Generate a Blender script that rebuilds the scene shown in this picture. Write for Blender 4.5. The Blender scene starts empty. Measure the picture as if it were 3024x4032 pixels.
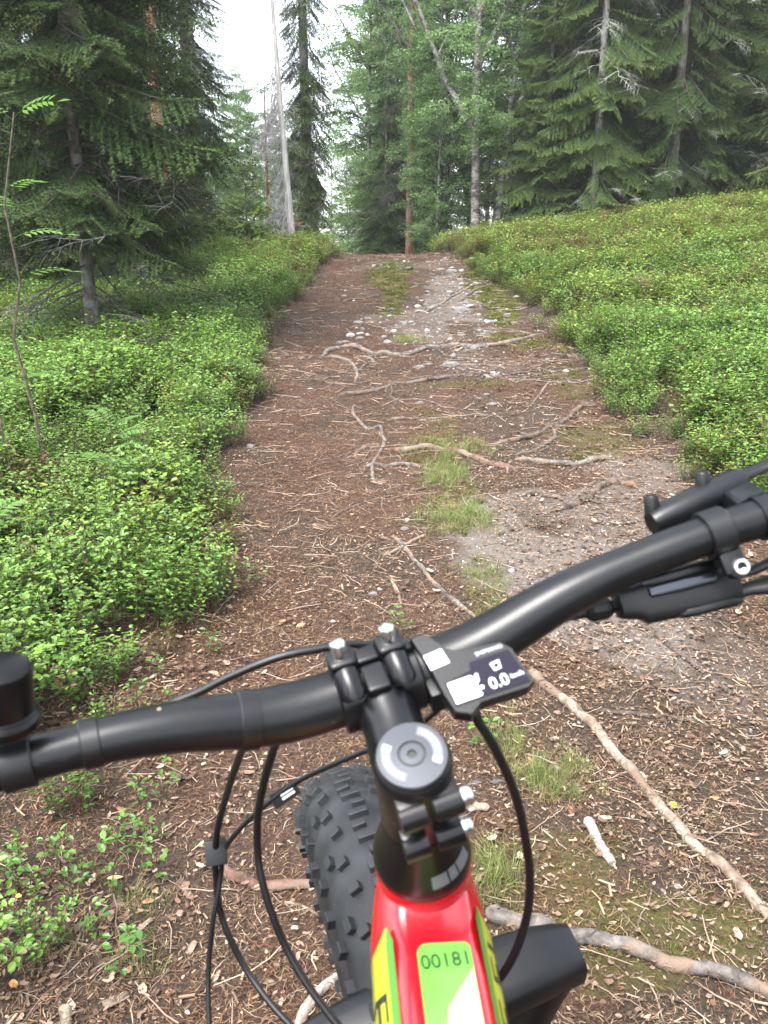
import bpy, bmesh, math, random
import numpy as np
from mathutils import Vector, Matrix, Euler

SC = bpy.context.scene
COL = SC.collection
PI = math.pi
R = math.radians

# ------------------------------------------------------------------ camera
cam_data = bpy.data.cameras.new('camera')
cam = bpy.data.objects.new('camera', cam_data)
COL.objects.link(cam)
cam.location = (0.0, 0.0, 1.28)
cam.rotation_euler = (R(90 - 17), 0, 0)
cam_data.sensor_fit = 'VERTICAL'
cam_data.sensor_height = 36.0
cam_data.lens = 36.0 * 828.0 / 1024.0
cam_data.clip_start = 0.02
cam_data.clip_end = 900.0
cam_data.dof.use_dof = True
cam_data.dof.focus_distance = 2.6
cam_data.dof.aperture_fstop = 15.0
SC.camera = cam

# ------------------------------------------------------------------ light: bright overcast
SUN_EL, SUN_AZ = 58.0, 215.0          # degrees; azimuth measured from +Y towards +X
world = bpy.data.worlds.new('World')
SC.world = world
world.use_nodes = True
wn, wl = world.node_tree.nodes, world.node_tree.links
wn.clear()
w_out = wn.new('ShaderNodeOutputWorld')
w_bg = wn.new('ShaderNodeBackground')
w_sky = wn.new('ShaderNodeTexSky')
w_sky.sky_type = 'NISHITA'
w_sky.sun_disc = False
w_sky.sun_elevation = R(SUN_EL)
w_sky.sun_rotation = R(SUN_AZ)
w_sky.air_density = 1.0
w_sky.dust_density = 2.0
w_sky.ozone_density = 1.0
w_hs = wn.new('ShaderNodeHueSaturation')
w_hs.inputs['Saturation'].default_value = 0.34     # cloud deck: nearly colourless light
w_bg.inputs['Strength'].default_value = 0.15
wl.new(w_sky.outputs[0], w_hs.inputs['Color'])
wl.new(w_hs.outputs[0], w_bg.inputs['Color'])
wl.new(w_bg.outputs[0], w_out.inputs['Surface'])

sun_data = bpy.data.lights.new('sun', 'SUN')
sun_data.energy = 1.5
sun_data.angle = R(25)
sun_data.color = (1.0, 0.97, 0.92)
sun = bpy.data.objects.new('sun', sun_data)
COL.objects.link(sun)
az, el = R(SUN_AZ), R(SUN_EL)
to_sun = Vector((math.sin(az) * math.cos(el), math.cos(az) * math.cos(el), math.sin(el)))
sun.rotation_euler = to_sun.to_track_quat('Z', 'Y').to_euler()
sun.location = to_sun * 30

SC.view_settings.view_transform = 'Standard'
SC.view_settings.look = 'None'
SC.view_settings.gamma = 1.0
SC.view_settings.use_curve_mapping = False
SC.view_settings.exposure = 2.75
SC.render.engine = 'CYCLES'
SC.cycles.use_denoising = True
SC.cycles.max_bounces = 7
SC.cycles.diffuse_bounces = 3
SC.cycles.glossy_bounces = 3
SC.cycles.transmission_bounces = 4
SC.cycles.transparent_max_bounces = 4
SC.cycles.volume_bounces = 0
SC.cycles.sample_clamp_indirect = 6.0

# ------------------------------------------------------------------ helpers
def tag(o, label=None, cat=None, group=None, kind=None):
    if label: o['label'] = label
    if cat: o['category'] = cat
    if group: o['group'] = group
    if kind: o['kind'] = kind
    return o

def link(name, data, parent=None, loc=None):
    o = bpy.data.objects.new(name, data)
    COL.objects.link(o)
    if loc is not None: o.location = loc
    if parent is not None: o.parent = parent
    return o

def empty(name, loc, **kw):
    o = link(name, None, None, loc)
    o.empty_display_size = 0.1
    return tag(o, **kw)

class MB:
    """collects vertices and faces (with an optional colour per face) for one mesh"""
    def __init__(self):
        self.v, self.f, self.c = [], [], []
    def add(self, vs, fs, col=None):
        n = len(self.v)
        self.v.extend([tuple(p) for p in vs])
        for f in fs:
            self.f.append(tuple(i + n for i in f))
            self.c.append(col)
        return self
    def tube(self, pts, radii, seg=10, col=None, caps=True, squash=1.0):
        pts = [Vector(p) for p in pts]
        n = len(pts)
        if not hasattr(radii, '__len__'): radii = [radii] * n
        tang = []
        for i in range(n):
            a, b = pts[max(i - 1, 0)], pts[min(i + 1, n - 1)]
            tang.append((b - a).normalized())
        ref = Vector((0, 0, 1)) if abs(tang[0].z) < 0.9 else Vector((0, 1, 0))
        u = (ref - tang[0] * ref.dot(tang[0])).normalized()
        vs, fs = [], []
        for i in range(n):
            t = tang[i]
            u = (u - t * u.dot(t))
            u = u.normalized() if u.length > 1e-6 else t.orthogonal().normalized()
            w = t.cross(u)
            for k in range(seg):
                a = 2 * PI * k / seg
                vs.append(pts[i] + (u * math.cos(a) * squash + w * math.sin(a)) * radii[i])
        for i in range(n - 1):
            for k in range(seg):
                k2 = (k + 1) % seg
                fs.append((i * seg + k, i * seg + k2, (i + 1) * seg + k2, (i + 1) * seg + k))
        if caps:
            fs.append(tuple(range(seg))[::-1])
            fs.append(tuple((n - 1) * seg + k for k in range(seg)))
        return self.add(vs, fs, col)
    def rbox(self, c, ax, half, bev=0.002, segs=2, col=None):
        """bevelled box: centre, three axes, half sizes"""
        bm = bmesh.new()
        bmesh.ops.create_cube(bm, size=2.0)
        for v in bm.verts: v.co = Vector((v.co.x * half[0], v.co.y * half[1], v.co.z * half[2]))
        if bev > 0:
            bmesh.ops.bevel(bm, geom=list(bm.edges), offset=bev, segments=segs, profile=0.6, affect='EDGES')
        bm.verts.index_update()
        A = [Vector(a) for a in ax]; c = Vector(c)
        vs = [c + A[0] * v.co.x + A[1] * v.co.y + A[2] * v.co.z for v in bm.verts]
        fs = [[v.index for v in f.verts] for f in bm.faces]
        bm.free()
        return self.add(vs, fs, col)
    def lathe(self, c, axis, prof, seg=32, col=None, arc=None, ref=None, caps=True):
        """profile [(radius, height along axis)]"""
        c = Vector(c); axis = Vector(axis).normalized()
        u = Vector(ref) if ref is not None else axis.orthogonal()
        u = (u - axis * u.dot(axis)).normalized(); w = axis.cross(u)
        full = arc is None
        a0, a1 = (0, 2 * PI) if full else arc
        m = seg if full else seg + 1
        vs, fs = [], []
        for r_, h in prof:
            for k in range(m):
                a = a0 + (a1 - a0) * k / seg
                vs.append(c + axis * h + (u * math.cos(a) + w * math.sin(a)) * r_)
        for i in range(len(prof) - 1):
            for k in range(seg):
                k2 = (k + 1) % m
                fs.append((i * m + k, i * m + k2, (i + 1) * m + k2, (i + 1) * m + k))
        if full and caps:
            if prof[0][0] > 1e-6: fs.append(tuple(range(m))[::-1])
            if prof[-1][0] > 1e-6: fs.append(tuple((len(prof) - 1) * m + k for k in range(m)))
        return self.add(vs, fs, col)
    def prism(self, pts, n, depth, col=None):
        """closed polygon of 3D points, extruded by depth along -n"""
        pts = [Vector(p) for p in pts]; n = Vector(n)
        k = len(pts)
        vs = pts + [p - n * depth for p in pts]
        fs = [tuple(range(k)), tuple(range(2 * k - 1, k - 1, -1))]
        for i in range(k):
            j = (i + 1) % k
            fs.append((i, i + k, j + k, j))
        return self.add(vs, fs, col)
    def mesh(self, name, mats, smooth=True, sharp=40, off=None):
        me = bpy.data.meshes.new(name)
        vs = self.v if off is None else [(p[0] - off[0], p[1] - off[1], p[2] - off[2]) for p in self.v]
        me.from_pydata(vs, [], self.f)
        if any(c is not None for c in self.c):
            ca = me.color_attributes.new('Col', 'FLOAT_COLOR', 'CORNER')
            buf = []
            for f, c in zip(self.f, self.c):
                c = c or (0.5, 0.5, 0.5)
                buf.extend((c[0], c[1], c[2], 1.0) * len(f))
            ca.data.foreach_set('color', np.array(buf, dtype=np.float32))
        for m in (mats if isinstance(mats, (list, tuple)) else [mats]): me.materials.append(m)
        me.validate(clean_customdata=False)
        if smooth:
            me.shade_smooth()
            if sharp: me.set_sharp_from_angle(angle=R(sharp))
        me.update()
        return me
    def build(self, name, mats, parent=None, off=None, loc=None, smooth=True, sharp=40):
        return link(name, self.mesh(name, mats, smooth, sharp, off), parent, loc)

# ---- value noise on numpy arrays
_rng = np.random.default_rng(7)
_LAT = _rng.random((256, 256)).astype(np.float64)
def vnoise(x, y, freq=1.0, seed=0):
    x = np.asarray(x, float) * freq + seed * 17.31 + 1000; y = np.asarray(y, float) * freq + seed * 9.77 + 1000
    xi = np.floor(x).astype(int); yi = np.floor(y).astype(int)
    fx = x - xi; fy = y - yi
    fx = fx * fx * (3 - 2 * fx); fy = fy * fy * (3 - 2 * fy)
    a = _LAT[xi % 256, yi % 256]; b = _LAT[(xi + 1) % 256, yi % 256]
    c = _LAT[xi % 256, (yi + 1) % 256]; d = _LAT[(xi + 1) % 256, (yi + 1) % 256]
    return (a * (1 - fx) + b * fx) * (1 - fy) + (c * (1 - fx) + d * fx) * fy - 0.5
def fbm(x, y, freq=1.0, seed=0, oct=4):
    s, a = 0, 1.0
    for i in range(oct):
        s = s + a * vnoise(x, y, freq, seed + i); freq *= 2.03; a *= 0.5
    return s

# ------------------------------------------------------------------ materials
def new_mat(name):
    m = bpy.data.materials.new(name)
    m.use_nodes = True
    return m, m.node_tree.nodes, m.node_tree.links, m.node_tree.nodes['Principled BSDF']

def mat(name, col, rough=0.5, metal=0.0, coat=0.0, spec=0.5, var=0.0, vscale=30.0, bump=0.0, bscale=200.0, dust=None):
    m, N, L, b = new_mat(name)
    b.inputs['Base Color'].default_value = (*col, 1)
    b.inputs['Roughness'].default_value = rough
    b.inputs['Metallic'].default_value = metal
    b.inputs['Coat Weight'].default_value = coat
    b.inputs['Coat Roughness'].default_value = 0.12
    b.inputs['Specular IOR Level'].default_value = spec
    if var or bump:
        tc = N.new('ShaderNodeTexCoord')
    if var:
        nz = N.new('ShaderNodeTexNoise'); nz.inputs['Scale'].default_value = vscale; nz.inputs['Detail'].default_value = 6
        L.new(tc.outputs['Object'], nz.inputs['Vector'])
        mx = N.new('ShaderNodeMix'); mx.data_type = 'RGBA'
        mx.inputs['A'].default_value = (*[c * (1 - var) for c in col], 1)
        mx.inputs['B'].default_value = (*[min(c * (1 + var) + var * 0.015, 1) for c in col], 1)
        L.new(nz.outputs['Fac'], mx.inputs['Factor']); L.new(mx.outputs['Result'], b.inputs['Base Color'])
        mr = N.new('ShaderNodeMapRange')
        mr.inputs['To Min'].default_value = max(rough - 0.12, 0.03); mr.inputs['To Max'].default_value = min(rough + 0.12, 1)
        L.new(nz.outputs['Fac'], mr.inputs['Value']); L.new(mr.outputs['Result'], b.inputs['Roughness'])
    if bump:
        nb = N.new('ShaderNodeTexNoise'); nb.inputs['Scale'].default_value = bscale; nb.inputs['Detail'].default_value = 4
        L.new(tc.outputs['Object'], nb.inputs['Vector'])
        bp = N.new('ShaderNodeBump'); bp.inputs['Strength'].default_value = bump; bp.inputs['Distance'].default_value = 0.002
        L.new(nb.outputs['Fac'], bp.inputs['Height']); L.new(bp.outputs['Normal'], b.inputs['Normal'])
    if dust:          # trail dust: fine specks and faint smears
        tc2 = N.new('ShaderNodeTexCoord')
        s1 = N.new('ShaderNodeTexNoise'); s1.inputs['Scale'].default_value = 330; s1.inputs['Detail'].default_value = 2
        s2 = N.new('ShaderNodeTexNoise'); s2.inputs['Scale'].default_value = 38; s2.inputs['Detail'].default_value = 7; s2.inputs['Roughness'].default_value = .7
        for s_ in (s1, s2): L.new(tc2.outputs['Object'], s_.inputs['Vector'])
        r1 = N.new('ShaderNodeValToRGB'); r1.color_ramp.elements[0].position = .70; r1.color_ramp.elements[1].position = .76
        r2 = N.new('ShaderNodeMapRange'); r2.inputs['From Min'].default_value = .45; r2.inputs['From Max'].default_value = .85; r2.inputs['To Max'].default_value = .45
        L.new(s1.outputs['Fac'], r1.inputs['Fac']); L.new(s2.outputs['Fac'], r2.inputs['Value'])
        mxx = N.new('ShaderNodeMath'); mxx.operation = 'MAXIMUM'; L.new(r1.outputs['Color'], mxx.inputs[0]); L.new(r2.outputs['Result'], mxx.inputs[1])
        ml = N.new('ShaderNodeMath'); ml.operation = 'MULTIPLY'; ml.inputs[1].default_value = dust; L.new(mxx.outputs[0], ml.inputs[0])
        dm = N.new('ShaderNodeMix'); dm.data_type = 'RGBA'; dm.inputs['A'].default_value = (*col, 1); dm.inputs['B'].default_value = (.13, .115, .10, 1)
        L.new(ml.outputs[0], dm.inputs['Factor']); L.new(dm.outputs['Result'], b.inputs['Base Color'])
        rr = N.new('ShaderNodeMapRange'); rr.inputs['To Min'].default_value = rough; rr.inputs['To Max'].default_value = min(rough + .45, 1)
        L.new(ml.outputs[0], rr.inputs['Value']); L.new(rr.outputs['Result'], b.inputs['Roughness'])
    return m

def leaf_mat(name, rough=0.45, trans=0.3, spec=0.4):
    """base colour from the per-face colour attribute, some light passing through"""
    m, N, L, b = new_mat(name)
    at = N.new('ShaderNodeAttribute'); at.attribute_name = 'Col'
    L.new(at.outputs['Color'], b.inputs['Base Color'])
    b.inputs['Roughness'].default_value = rough
    b.inputs['Specular IOR Level'].default_value = spec
    tr = N.new('ShaderNodeBsdfTranslucent')
    L.new(at.outputs['Color'], tr.inputs['Color'])
    ms = N.new('ShaderNodeMixShader'); ms.inputs[0].default_value = trans
    out = N['Material Output']
    L.new(b.outputs[0], ms.inputs[1]); L.new(tr.outputs[0], ms.inputs[2]); L.new(ms.outputs[0], out.inputs['Surface'])
    return m

def bark_mat(name, dark, light, scale=(40, 40, 9), rough=0.9, third=None, tscale=6.0, bump=0.8):
    m, N, L, b = new_mat(name)
    tc = N.new('ShaderNodeTexCoord'); mp = N.new('ShaderNodeMapping'); mp.inputs['Scale'].default_value = scale
    L.new(tc.outputs['Object'], mp.inputs['Vector'])
    nz = N.new('ShaderNodeTexNoise'); nz.inputs['Scale'].default_value = 1.0; nz.inputs['Detail'].default_value = 8; nz.inputs['Roughness'].default_value = 0.65
    L.new(mp.outputs[0], nz.inputs['Vector'])
    cr = N.new('ShaderNodeValToRGB')
    cr.color_ramp.elements[0].position = 0.36; cr.color_ramp.elements[0].color = (*dark, 1)
    cr.color_ramp.elements[1].position = 0.66; cr.color_ramp.elements[1].color = (*light, 1)
    L.new(nz.outputs['Fac'], cr.inputs['Fac'])
    last = cr.outputs['Color']
    if third:
        n2 = N.new('ShaderNodeTexNoise'); n2.inputs['Scale'].default_value = tscale; n2.inputs['Detail'].default_value = 5
        L.new(tc.outputs['Object'], n2.inputs['Vector'])
        r2 = N.new('ShaderNodeValToRGB'); r2.color_ramp.elements[0].position = 0.5; r2.color_ramp.elements[1].position = 0.62
        L.new(n2.outputs['Fac'], r2.inputs['Fac'])
        mx = N.new('ShaderNodeMix'); mx.data_type = 'RGBA'; mx.inputs['B'].default_value = (*third, 1)
        L.new(r2.outputs['Color'], mx.inputs['Factor']); L.new(last, mx.inputs['A']); last = mx.outputs['Result']
    L.new(last, b.inputs['Base Color'])
    b.inputs['Roughness'].default_value = rough
    b.inputs['Specular IOR Level'].default_value = 0.25
    bp = N.new('ShaderNodeBump'); bp.inputs['Strength'].default_value = bump; bp.inputs['Distance'].default_value = 0.01
    L.new(nz.outputs['Fac'], bp.inputs['Height']); L.new(bp.outputs['Normal'], b.inputs['Normal'])
    return m

M = {}
M['bilberry'] = leaf_mat('bilberry_leaf', 0.42, 0.36, 0.45)
M['conifer'] = leaf_mat('conifer_needles', 0.6, 0.24, 0.12)
M['birch_leaf'] = leaf_mat('birch_leaf', 0.45, 0.5, 0.4)
M['grass'] = leaf_mat('grass_blade', 0.5, 0.35, 0.3)
M['dry'] = leaf_mat('dry_litter', 0.75, 0.05, 0.25)
M['spruce_bark'] = bark_mat('spruce_bark', (0.028, 0.022, 0.019), (0.12, 0.10, 0.085), (45, 45, 14), third=(0.135, 0.14, 0.12), tscale=9)
M['grey_bark'] = bark_mat('grey_bark', (0.075, 0.07, 0.066), (0.25, 0.235, 0.22), (40, 40, 10), third=(0.26, 0.27, 0.23), tscale=7)
M['pine_bark'] = bark_mat('pine_bark', (0.09, 0.045, 0.028), (0.32, 0.16, 0.09), (30, 30, 9), third=(0.16, 0.12, 0.10), tscale=5)
M['birch_bark'] = bark_mat('birch_bark', (0.045, 0.04, 0.037), (0.24, 0.23, 0.215), (12, 12, 36), third=(0.035, 0.031, 0.028), tscale=6)
M['snag_wood'] = bark_mat('snag_wood', (0.19, 0.18, 0.17), (0.42, 0.40, 0.385), (60, 60, 4))
M['twig_bark'] = bark_mat('twig_bark', (0.03, 0.024, 0.02), (0.12, 0.09, 0.07), (80, 80, 40))
M['root'] = bark_mat('root_bark', (0.028, 0.021, 0.018), (0.128, 0.105, 0.088), (26, 26, 26), third=(0.12, 0.075, 0.05), tscale=11)
M['root_grey'] = bark_mat('root_grey', (0.035, 0.029, 0.026), (0.17, 0.152, 0.136), (30, 30, 30), third=(0.16, 0.115, 0.085), tscale=9)
M['root_red'] = bark_mat('root_red', (0.05, 0.028, 0.020), (0.17, 0.10, 0.075), (24, 24, 24), third=(0.15, 0.115, 0.095), tscale=10)
M['wood_pale'] = bark_mat('wood_pale', (0.085, 0.064, 0.048), (0.30, 0.245, 0.19), (34, 34, 34), third=(0.13, 0.09, 0.065), tscale=8)
M['wood_white'] = bark_mat('wood_white', (0.15, 0.125, 0.105), (0.36, 0.32, 0.275), (40, 40, 40))
M['stone'] = mat('stone_grey', (0.125, 0.117, 0.11), 0.85, var=0.35, vscale=14, bump=0.5, bscale=60)
M['stone_white'] = mat('stone_white', (0.26, 0.25, 0.24), 0.8, var=0.22, vscale=12, bump=0.4, bscale=60)
M['stone_dark'] = mat('stone_dark', (0.055, 0.052, 0.055), 0.75, var=0.4, vscale=20, bump=0.5, bscale=60)

# ------------------------------------------------------------------ terrain
XL_Y = [-9, 1.36, 1.62, 2.02, 2.34, 2.71, 3.15, 3.81, 4.31, 5.07, 5.96, 7.32, 8.45, 9.58, 11.2, 14, 22, 60]
XL_X = [-.75, -.71, -.72, -.71, -.71, -.66, -.66, -.70, -.73, -.78, -.84, -.95, -.87, -.70, -.58, -.75, -1.7, -4.0]
XR_Y = [-9, 1.2, 2.4, 2.98, 3.34, 3.81, 4.31, 5.07, 6.11, 7.32, 8.12, 9.04, 10.03, 11.2, 14, 22, 60]
XR_X = [1.7, 1.75, 1.6, 1.42, 1.34, 1.29, 1.30, 1.36, 1.35, 1.32, 1.28, 1.15, 1.00, .84, .65, .1, -2.2]
def xl(y): return np.interp(y, XL_Y, XL_X)
def xr(y): return np.interp(y, XR_Y, XR_X)

def gz(x, y):
    """height of the ground at x, y (arrays or numbers)"""
    x = np.asarray(x, float); y = np.asarray(y, float)
    t_ = np.clip((y - 6.5) / 5.0, 0, 1)
    a = .105 * y - .04 + .17 * t_ * t_ * (3 - 2 * t_)          # steeper pull up to the crest
    b = 1.40 - .055 * (y - 12.3)
    b = np.maximum(b, 0.85 + .01 * (y - 20))
    k = .06
    m = np.minimum(a, b)
    z = m - k * np.log(np.exp(-(a - m) / k) + np.exp(-(b - m) / k))
    d = np.maximum(x - xr(y), 0)
    z = z + .125 * np.minimum(d, 14) * (d / (d + .3)) + .05 * np.clip(d / .4, 0, 1)
    e = np.maximum(xl(y) - x, 0)
    z = z - .02 * np.minimum(e, 8) + .03 * np.minimum(e, .5)
    # beyond the crest the bank on the right and the ground on the left hold their height
    far = np.clip((y - 12.5) / 3.0, 0, 1)
    side = np.clip((np.maximum(d, e) - .4) / 1.2, 0, 1)
    z = z + far * side * np.clip(1.41 - m, 0, 1.0) * 0.9
    # worn tread, small steps behind the roots and rough soil
    inp = np.clip(np.minimum(x - xl(y), xr(y) - x) / .3, 0, 1)
    z = z - .035 * inp
    for ys, h in ((6.5, .05), (5.3, .025), (4.1, .03), (3.75, .02)):
        z = z + inp * h * (1 / (1 + np.exp(-np.clip((y - ys + .15 * np.sin(x * 3)) / .05, -30, 30))) - np.clip((y - ys + 1.0) / 2.0, 0, 1))
    z = z + .05 * fbm(x, y, 1.1, 3, 3) + .018 * fbm(x, y, 6.0, 5, 3) * (1 - .4 * inp) + .006 * vnoise(x, y, 28, 9)
    return z
def gz1(x, y): return float(gz(x, y))

def blob(x, y, cx, cy, rx, ry, soft=.5):
    d = np.sqrt(((x - cx) / rx) ** 2 + ((y - cy) / ry) ** 2) + .9 * fbm(x, y, 4.0, 21, 3)
    return np.clip((1 - d) / soft + .5, 0, 1)
def sand_mask(x, y):
    s = np.maximum.reduce([blob(x, y, .48, 2.95, .22, .42), blob(x, y, .72, 2.62, .30, .50), blob(x, y, .8, 3.3, .3, .3) * .8,
                           blob(x, y, .68, 8.6, .38, 1.5) * .85, blob(x, y, .3, 7.5, .45, .8) * .75, blob(x, y, .8, 6.0, .3, .5) * .6,
                           blob(x, y, .2, 10.6, .6, .5) * .6, blob(x, y, 1.1, 3.6, .25, .4) * .8, blob(x, y, .95, 2.15, .22, .3) * .62])
    return s
def moss_mask(x, y):
    return np.maximum.reduce([blob(x, y, 1.12, 6.75, .28, .28), blob(x, y, 1.08, 8.9, .17, 1.9), blob(x, y, .10, 9.7, .24, 1.4) * .9, blob(x, y, 0.08, 8.4, .15, .5) * .8,
                              blob(x, y, .40, 1.42, .16, .16) * .75, blob(x, y, .55, 1.28, .24, .12) * .85, blob(x, y, .38, 1.20, .22, .10) * .7, blob(x, y, .33, 2.62, .08, .35) * .65,
                              blob(x, y, 1.1, 4.2, .22, .25) * .7, blob(x, y, .6, 5.4, .3, .08) * .7, blob(x, y, .28, 3.9, .18, .8) * .6, blob(x, y, 1.2, 5.5, .15, .5) * .6])

def axis_lines(parts):
    out = []
    for a, b, s in parts: out.extend(np.arange(a, b - 1e-6, s).tolist())
    return out
gx = axis_lines([(-72, -30, 6), (-30, -12, 1.5), (-12, -4, .4), (-4, -1.4, .1), (-1.4, 2.0, .03), (2.0, 4, .1), (4, 12, .4), (12, 30, 1.5), (30, 72, 6)])
gy = axis_lines([(-24, -6, 1.5), (-6, 0, .3), (0, .9, .08), (.9, 5, .028), (5, 13, .045), (13, 20, .15), (20, 40, .6), (40, 81, 2.5)])
GX, GY = np.meshgrid(np.array(gx), np.array(gy))
GZ = gz(GX, GY)
nx, ny = len(gx), len(gy)
inpath = ((GX > xl(GY)) & (GX < xr(GY)) & (GY < 40) & (GY > -6))
cell = inpath[:-1, :-1]
idx = np.arange(nx * ny).reshape(ny, nx)
quads = np.stack([idx[:-1, :-1], idx[:-1, 1:], idx[1:, 1:], idx[1:, :-1]], -1)
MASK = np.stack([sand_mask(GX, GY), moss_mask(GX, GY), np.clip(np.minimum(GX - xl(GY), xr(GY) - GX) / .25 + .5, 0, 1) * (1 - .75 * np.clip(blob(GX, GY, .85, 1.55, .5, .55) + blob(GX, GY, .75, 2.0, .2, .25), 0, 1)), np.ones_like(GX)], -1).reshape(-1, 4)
VERT = np.stack([GX, GY, GZ], -1).reshape(-1, 3)

def ground_material():
    m, N, L, b = new_mat('forest_soil')
    tc = N.new('ShaderNodeTexCoord')
    at = N.new('ShaderNodeAttribute'); at.attribute_name = 'mask'
    sep = N.new('ShaderNodeSeparateColor'); L.new(at.outputs['Color'], sep.inputs[0])
    def noise(scale, detail=6, rough=.6):
        n = N.new('ShaderNodeTexNoise'); n.inputs['Scale'].default_value = scale; n.inputs['Detail'].default_value = detail; n.inputs['Roughness'].default_value = rough
        L.new(tc.outputs['Object'], n.inputs['Vector']); return n
    def ramp(src, stops):
        r = N.new('ShaderNodeValToRGB')
        while len(r.color_ramp.elements) < len(stops): r.color_ramp.elements.new(.5)
        for e, (p, c) in zip(r.color_ramp.elements, stops): e.position = p; e.color = (*c, 1)
        L.new(src, r.inputs['Fac']); return r
    def mixc(f, a, bb):
        x = N.new('ShaderNodeMix'); x.data_type = 'RGBA'
        L.new(f, x.inputs['Factor']); L.new(a, x.inputs['A']); L.new(bb, x.inputs['B']); return x.outputs['Result']
    fine = noise(130, 8, .7); mid = noise(18, 6, .6); big = noise(2.2, 4, .5)
    duff_a = ramp(fine.outputs['Fac'], [(.32, (.028, .016, .011)), (.5, (.049, .0265, .0170)), (.62, (.092, .053, .034)), (.75, (.19, .132, .088))])
    duff_b = ramp(fine.outputs['Fac'], [(.32, (.018, .013, .010)), (.5, (.036, .026, .019)), (.64, (.074, .053, .039)), (.78, (.17, .132, .097))])
    f1 = ramp(big.outputs['Fac'], [(.42, (0, 0, 0)), (.58, (1, 1, 1))])
    duff = mixc(f1.outputs['Color'], duff_a.outputs['Color'], duff_b.outputs['Color'])
    sand = ramp(noise(210, 6, .75).outputs['Fac'], [(.3, (.05, .040, .033)), (.5, (.105, .088, .075)), (.66, (.175, .152, .132)), (.8, (.32, .29, .26))])
    moss = ramp(noise(90, 6, .7).outputs['Fac'], [(.3, (.035, .042, .010)), (.5, (.058, .056, .014)), (.7, (.115, .108, .026))])
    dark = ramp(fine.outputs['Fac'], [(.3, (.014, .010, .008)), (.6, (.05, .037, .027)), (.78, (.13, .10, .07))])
    # break the masks up with noise so edges are ragged
    def ragged(src, lo, hi, amt=.55):
        a = N.new('ShaderNodeMath'); a.operation = 'MULTIPLY_ADD'; a.inputs[1].default_value = amt; L.new(mid.outputs['Fac'], a.inputs[0])
        L.new(src, a.inputs[2])
        r = N.new('ShaderNodeMapRange'); r.inputs['From Min'].default_value = lo; r.inputs['From Max'].default_value = hi; L.new(a.outputs[0], r.inputs['Value'])
        return r.outputs['Result']
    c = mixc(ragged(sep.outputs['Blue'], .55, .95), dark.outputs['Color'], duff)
    c = mixc(ragged(sep.outputs['Red'], .72, 1.25), c, sand.outputs['Color'])
    c = mixc(ragged(sep.outputs['Green'], .75, 1.25), c, moss.outputs['Color'])
    L.new(c, b.inputs['Base Color'])
    b.inputs['Roughness'].default_value = .92
    b.inputs['Specular IOR Level'].default_value = .2
    h = N.new('ShaderNodeMath'); h.operation = 'ADD'; L.new(fine.outputs['Fac'], h.inputs[0]); L.new(mid.outputs['Fac'], h.inputs[1])
    bp = N.new('ShaderNodeBump'); bp.inputs['Strength'].default_value = .7; bp.inputs['Distance'].default_value = .012
    L.new(h.outputs[0], bp.inputs['Height']); L.new(bp.outputs['Normal'], b.inputs['Normal'])
    return m
M['soil'] = ground_material()

def ground_piece(name, sel, label, cat):
    q = quads[sel]
    used = np.unique(q)
    remap = np.full(nx * ny, -1); remap[used] = np.arange(len(used))
    me = bpy.data.meshes.new(name)
    me.from_pydata(VERT[used].tolist(), [], remap[q].tolist())
    ca = me.color_attributes.new('mask', 'FLOAT_COLOR', 'POINT')
    ca.data.foreach_set('color', MASK[used].astype(np.float32).ravel())
    me.materials.append(M['soil']); me.shade_smooth()
    return tag(link(name, me), label, cat, kind='structure')
ground_piece('ground', ~cell, 'dark forest floor under the bushes and trees', 'ground')
ground_piece('path', cell, 'brown earth forest path climbing over a low crest', 'path')

# ------------------------------------------------------------------ scatter: one object of instanced real geometry
def scatter_group(name, protos):
    ng = bpy.data.node_groups.new(name, 'GeometryNodeTree')
    ng.interface.new_socket('Geometry', in_out='INPUT', socket_type='NodeSocketGeometry')
    ng.interface.new_socket('Geometry', in_out='OUTPUT', socket_type='NodeSocketGeometry')
    N, L = ng.nodes, ng.links
    gi, go = N.new('NodeGroupInput'), N.new('NodeGroupOutput')
    gti = N.new('GeometryNodeGeometryToInstance')
    for p in protos:
        oi = N.new('GeometryNodeObjectInfo'); oi.inputs['Object'].default_value = p
        oi.transform_space = 'ORIGINAL'
        L.new(oi.outputs['Geometry'], gti.inputs[0])
    iop = N.new('GeometryNodeInstanceOnPoints')
    iop.inputs['Pick Instance'].default_value = True
    def attr(n, t):
        a = N.new('GeometryNodeInputNamedAttribute'); a.data_type = t; a.inputs['Name'].default_value = n
        return a.outputs[0]
    e2r = N.new('FunctionNodeEulerToRotation')
    L.new(attr('rot', 'FLOAT_VECTOR'), e2r.inputs[0])
    L.new(gi.outputs[0], iop.inputs['Points']); L.new(gti.outputs[0], iop.inputs['Instance'])
    L.new(attr('pick', 'INT'), iop.inputs['Instance Index'])
    L.new(e2r.outputs[0], iop.inputs['Rotation']); L.new(attr('scl', 'FLOAT_VECTOR'), iop.inputs['Scale'])
    L.new(iop.outputs[0], go.inputs[0])
    return ng
def points_mesh(name, pos, rot, scl, pick):
    me = bpy.data.meshes.new(name)
    n = len(pos)
    me.vertices.add(n)
    me.vertices.foreach_set('co', np.asarray(pos, np.float32).ravel())
    a = me.attributes.new('rot', 'FLOAT_VECTOR', 'POINT'); a.data.foreach_set('vector', np.asarray(rot, np.float32).ravel())
    s = np.asarray(scl, np.float32)
    if s.ndim == 1: s = np.repeat(s[:, None], 3, 1)
    a = me.attributes.new('scl', 'FLOAT_VECTOR', 'POINT'); a.data.foreach_set('vector', s.ravel())
    a = me.attributes.new('pick', 'INT', 'POINT'); a.data.foreach_set('value', np.asarray(pick, np.int32))
    me.update()
    return me
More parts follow.
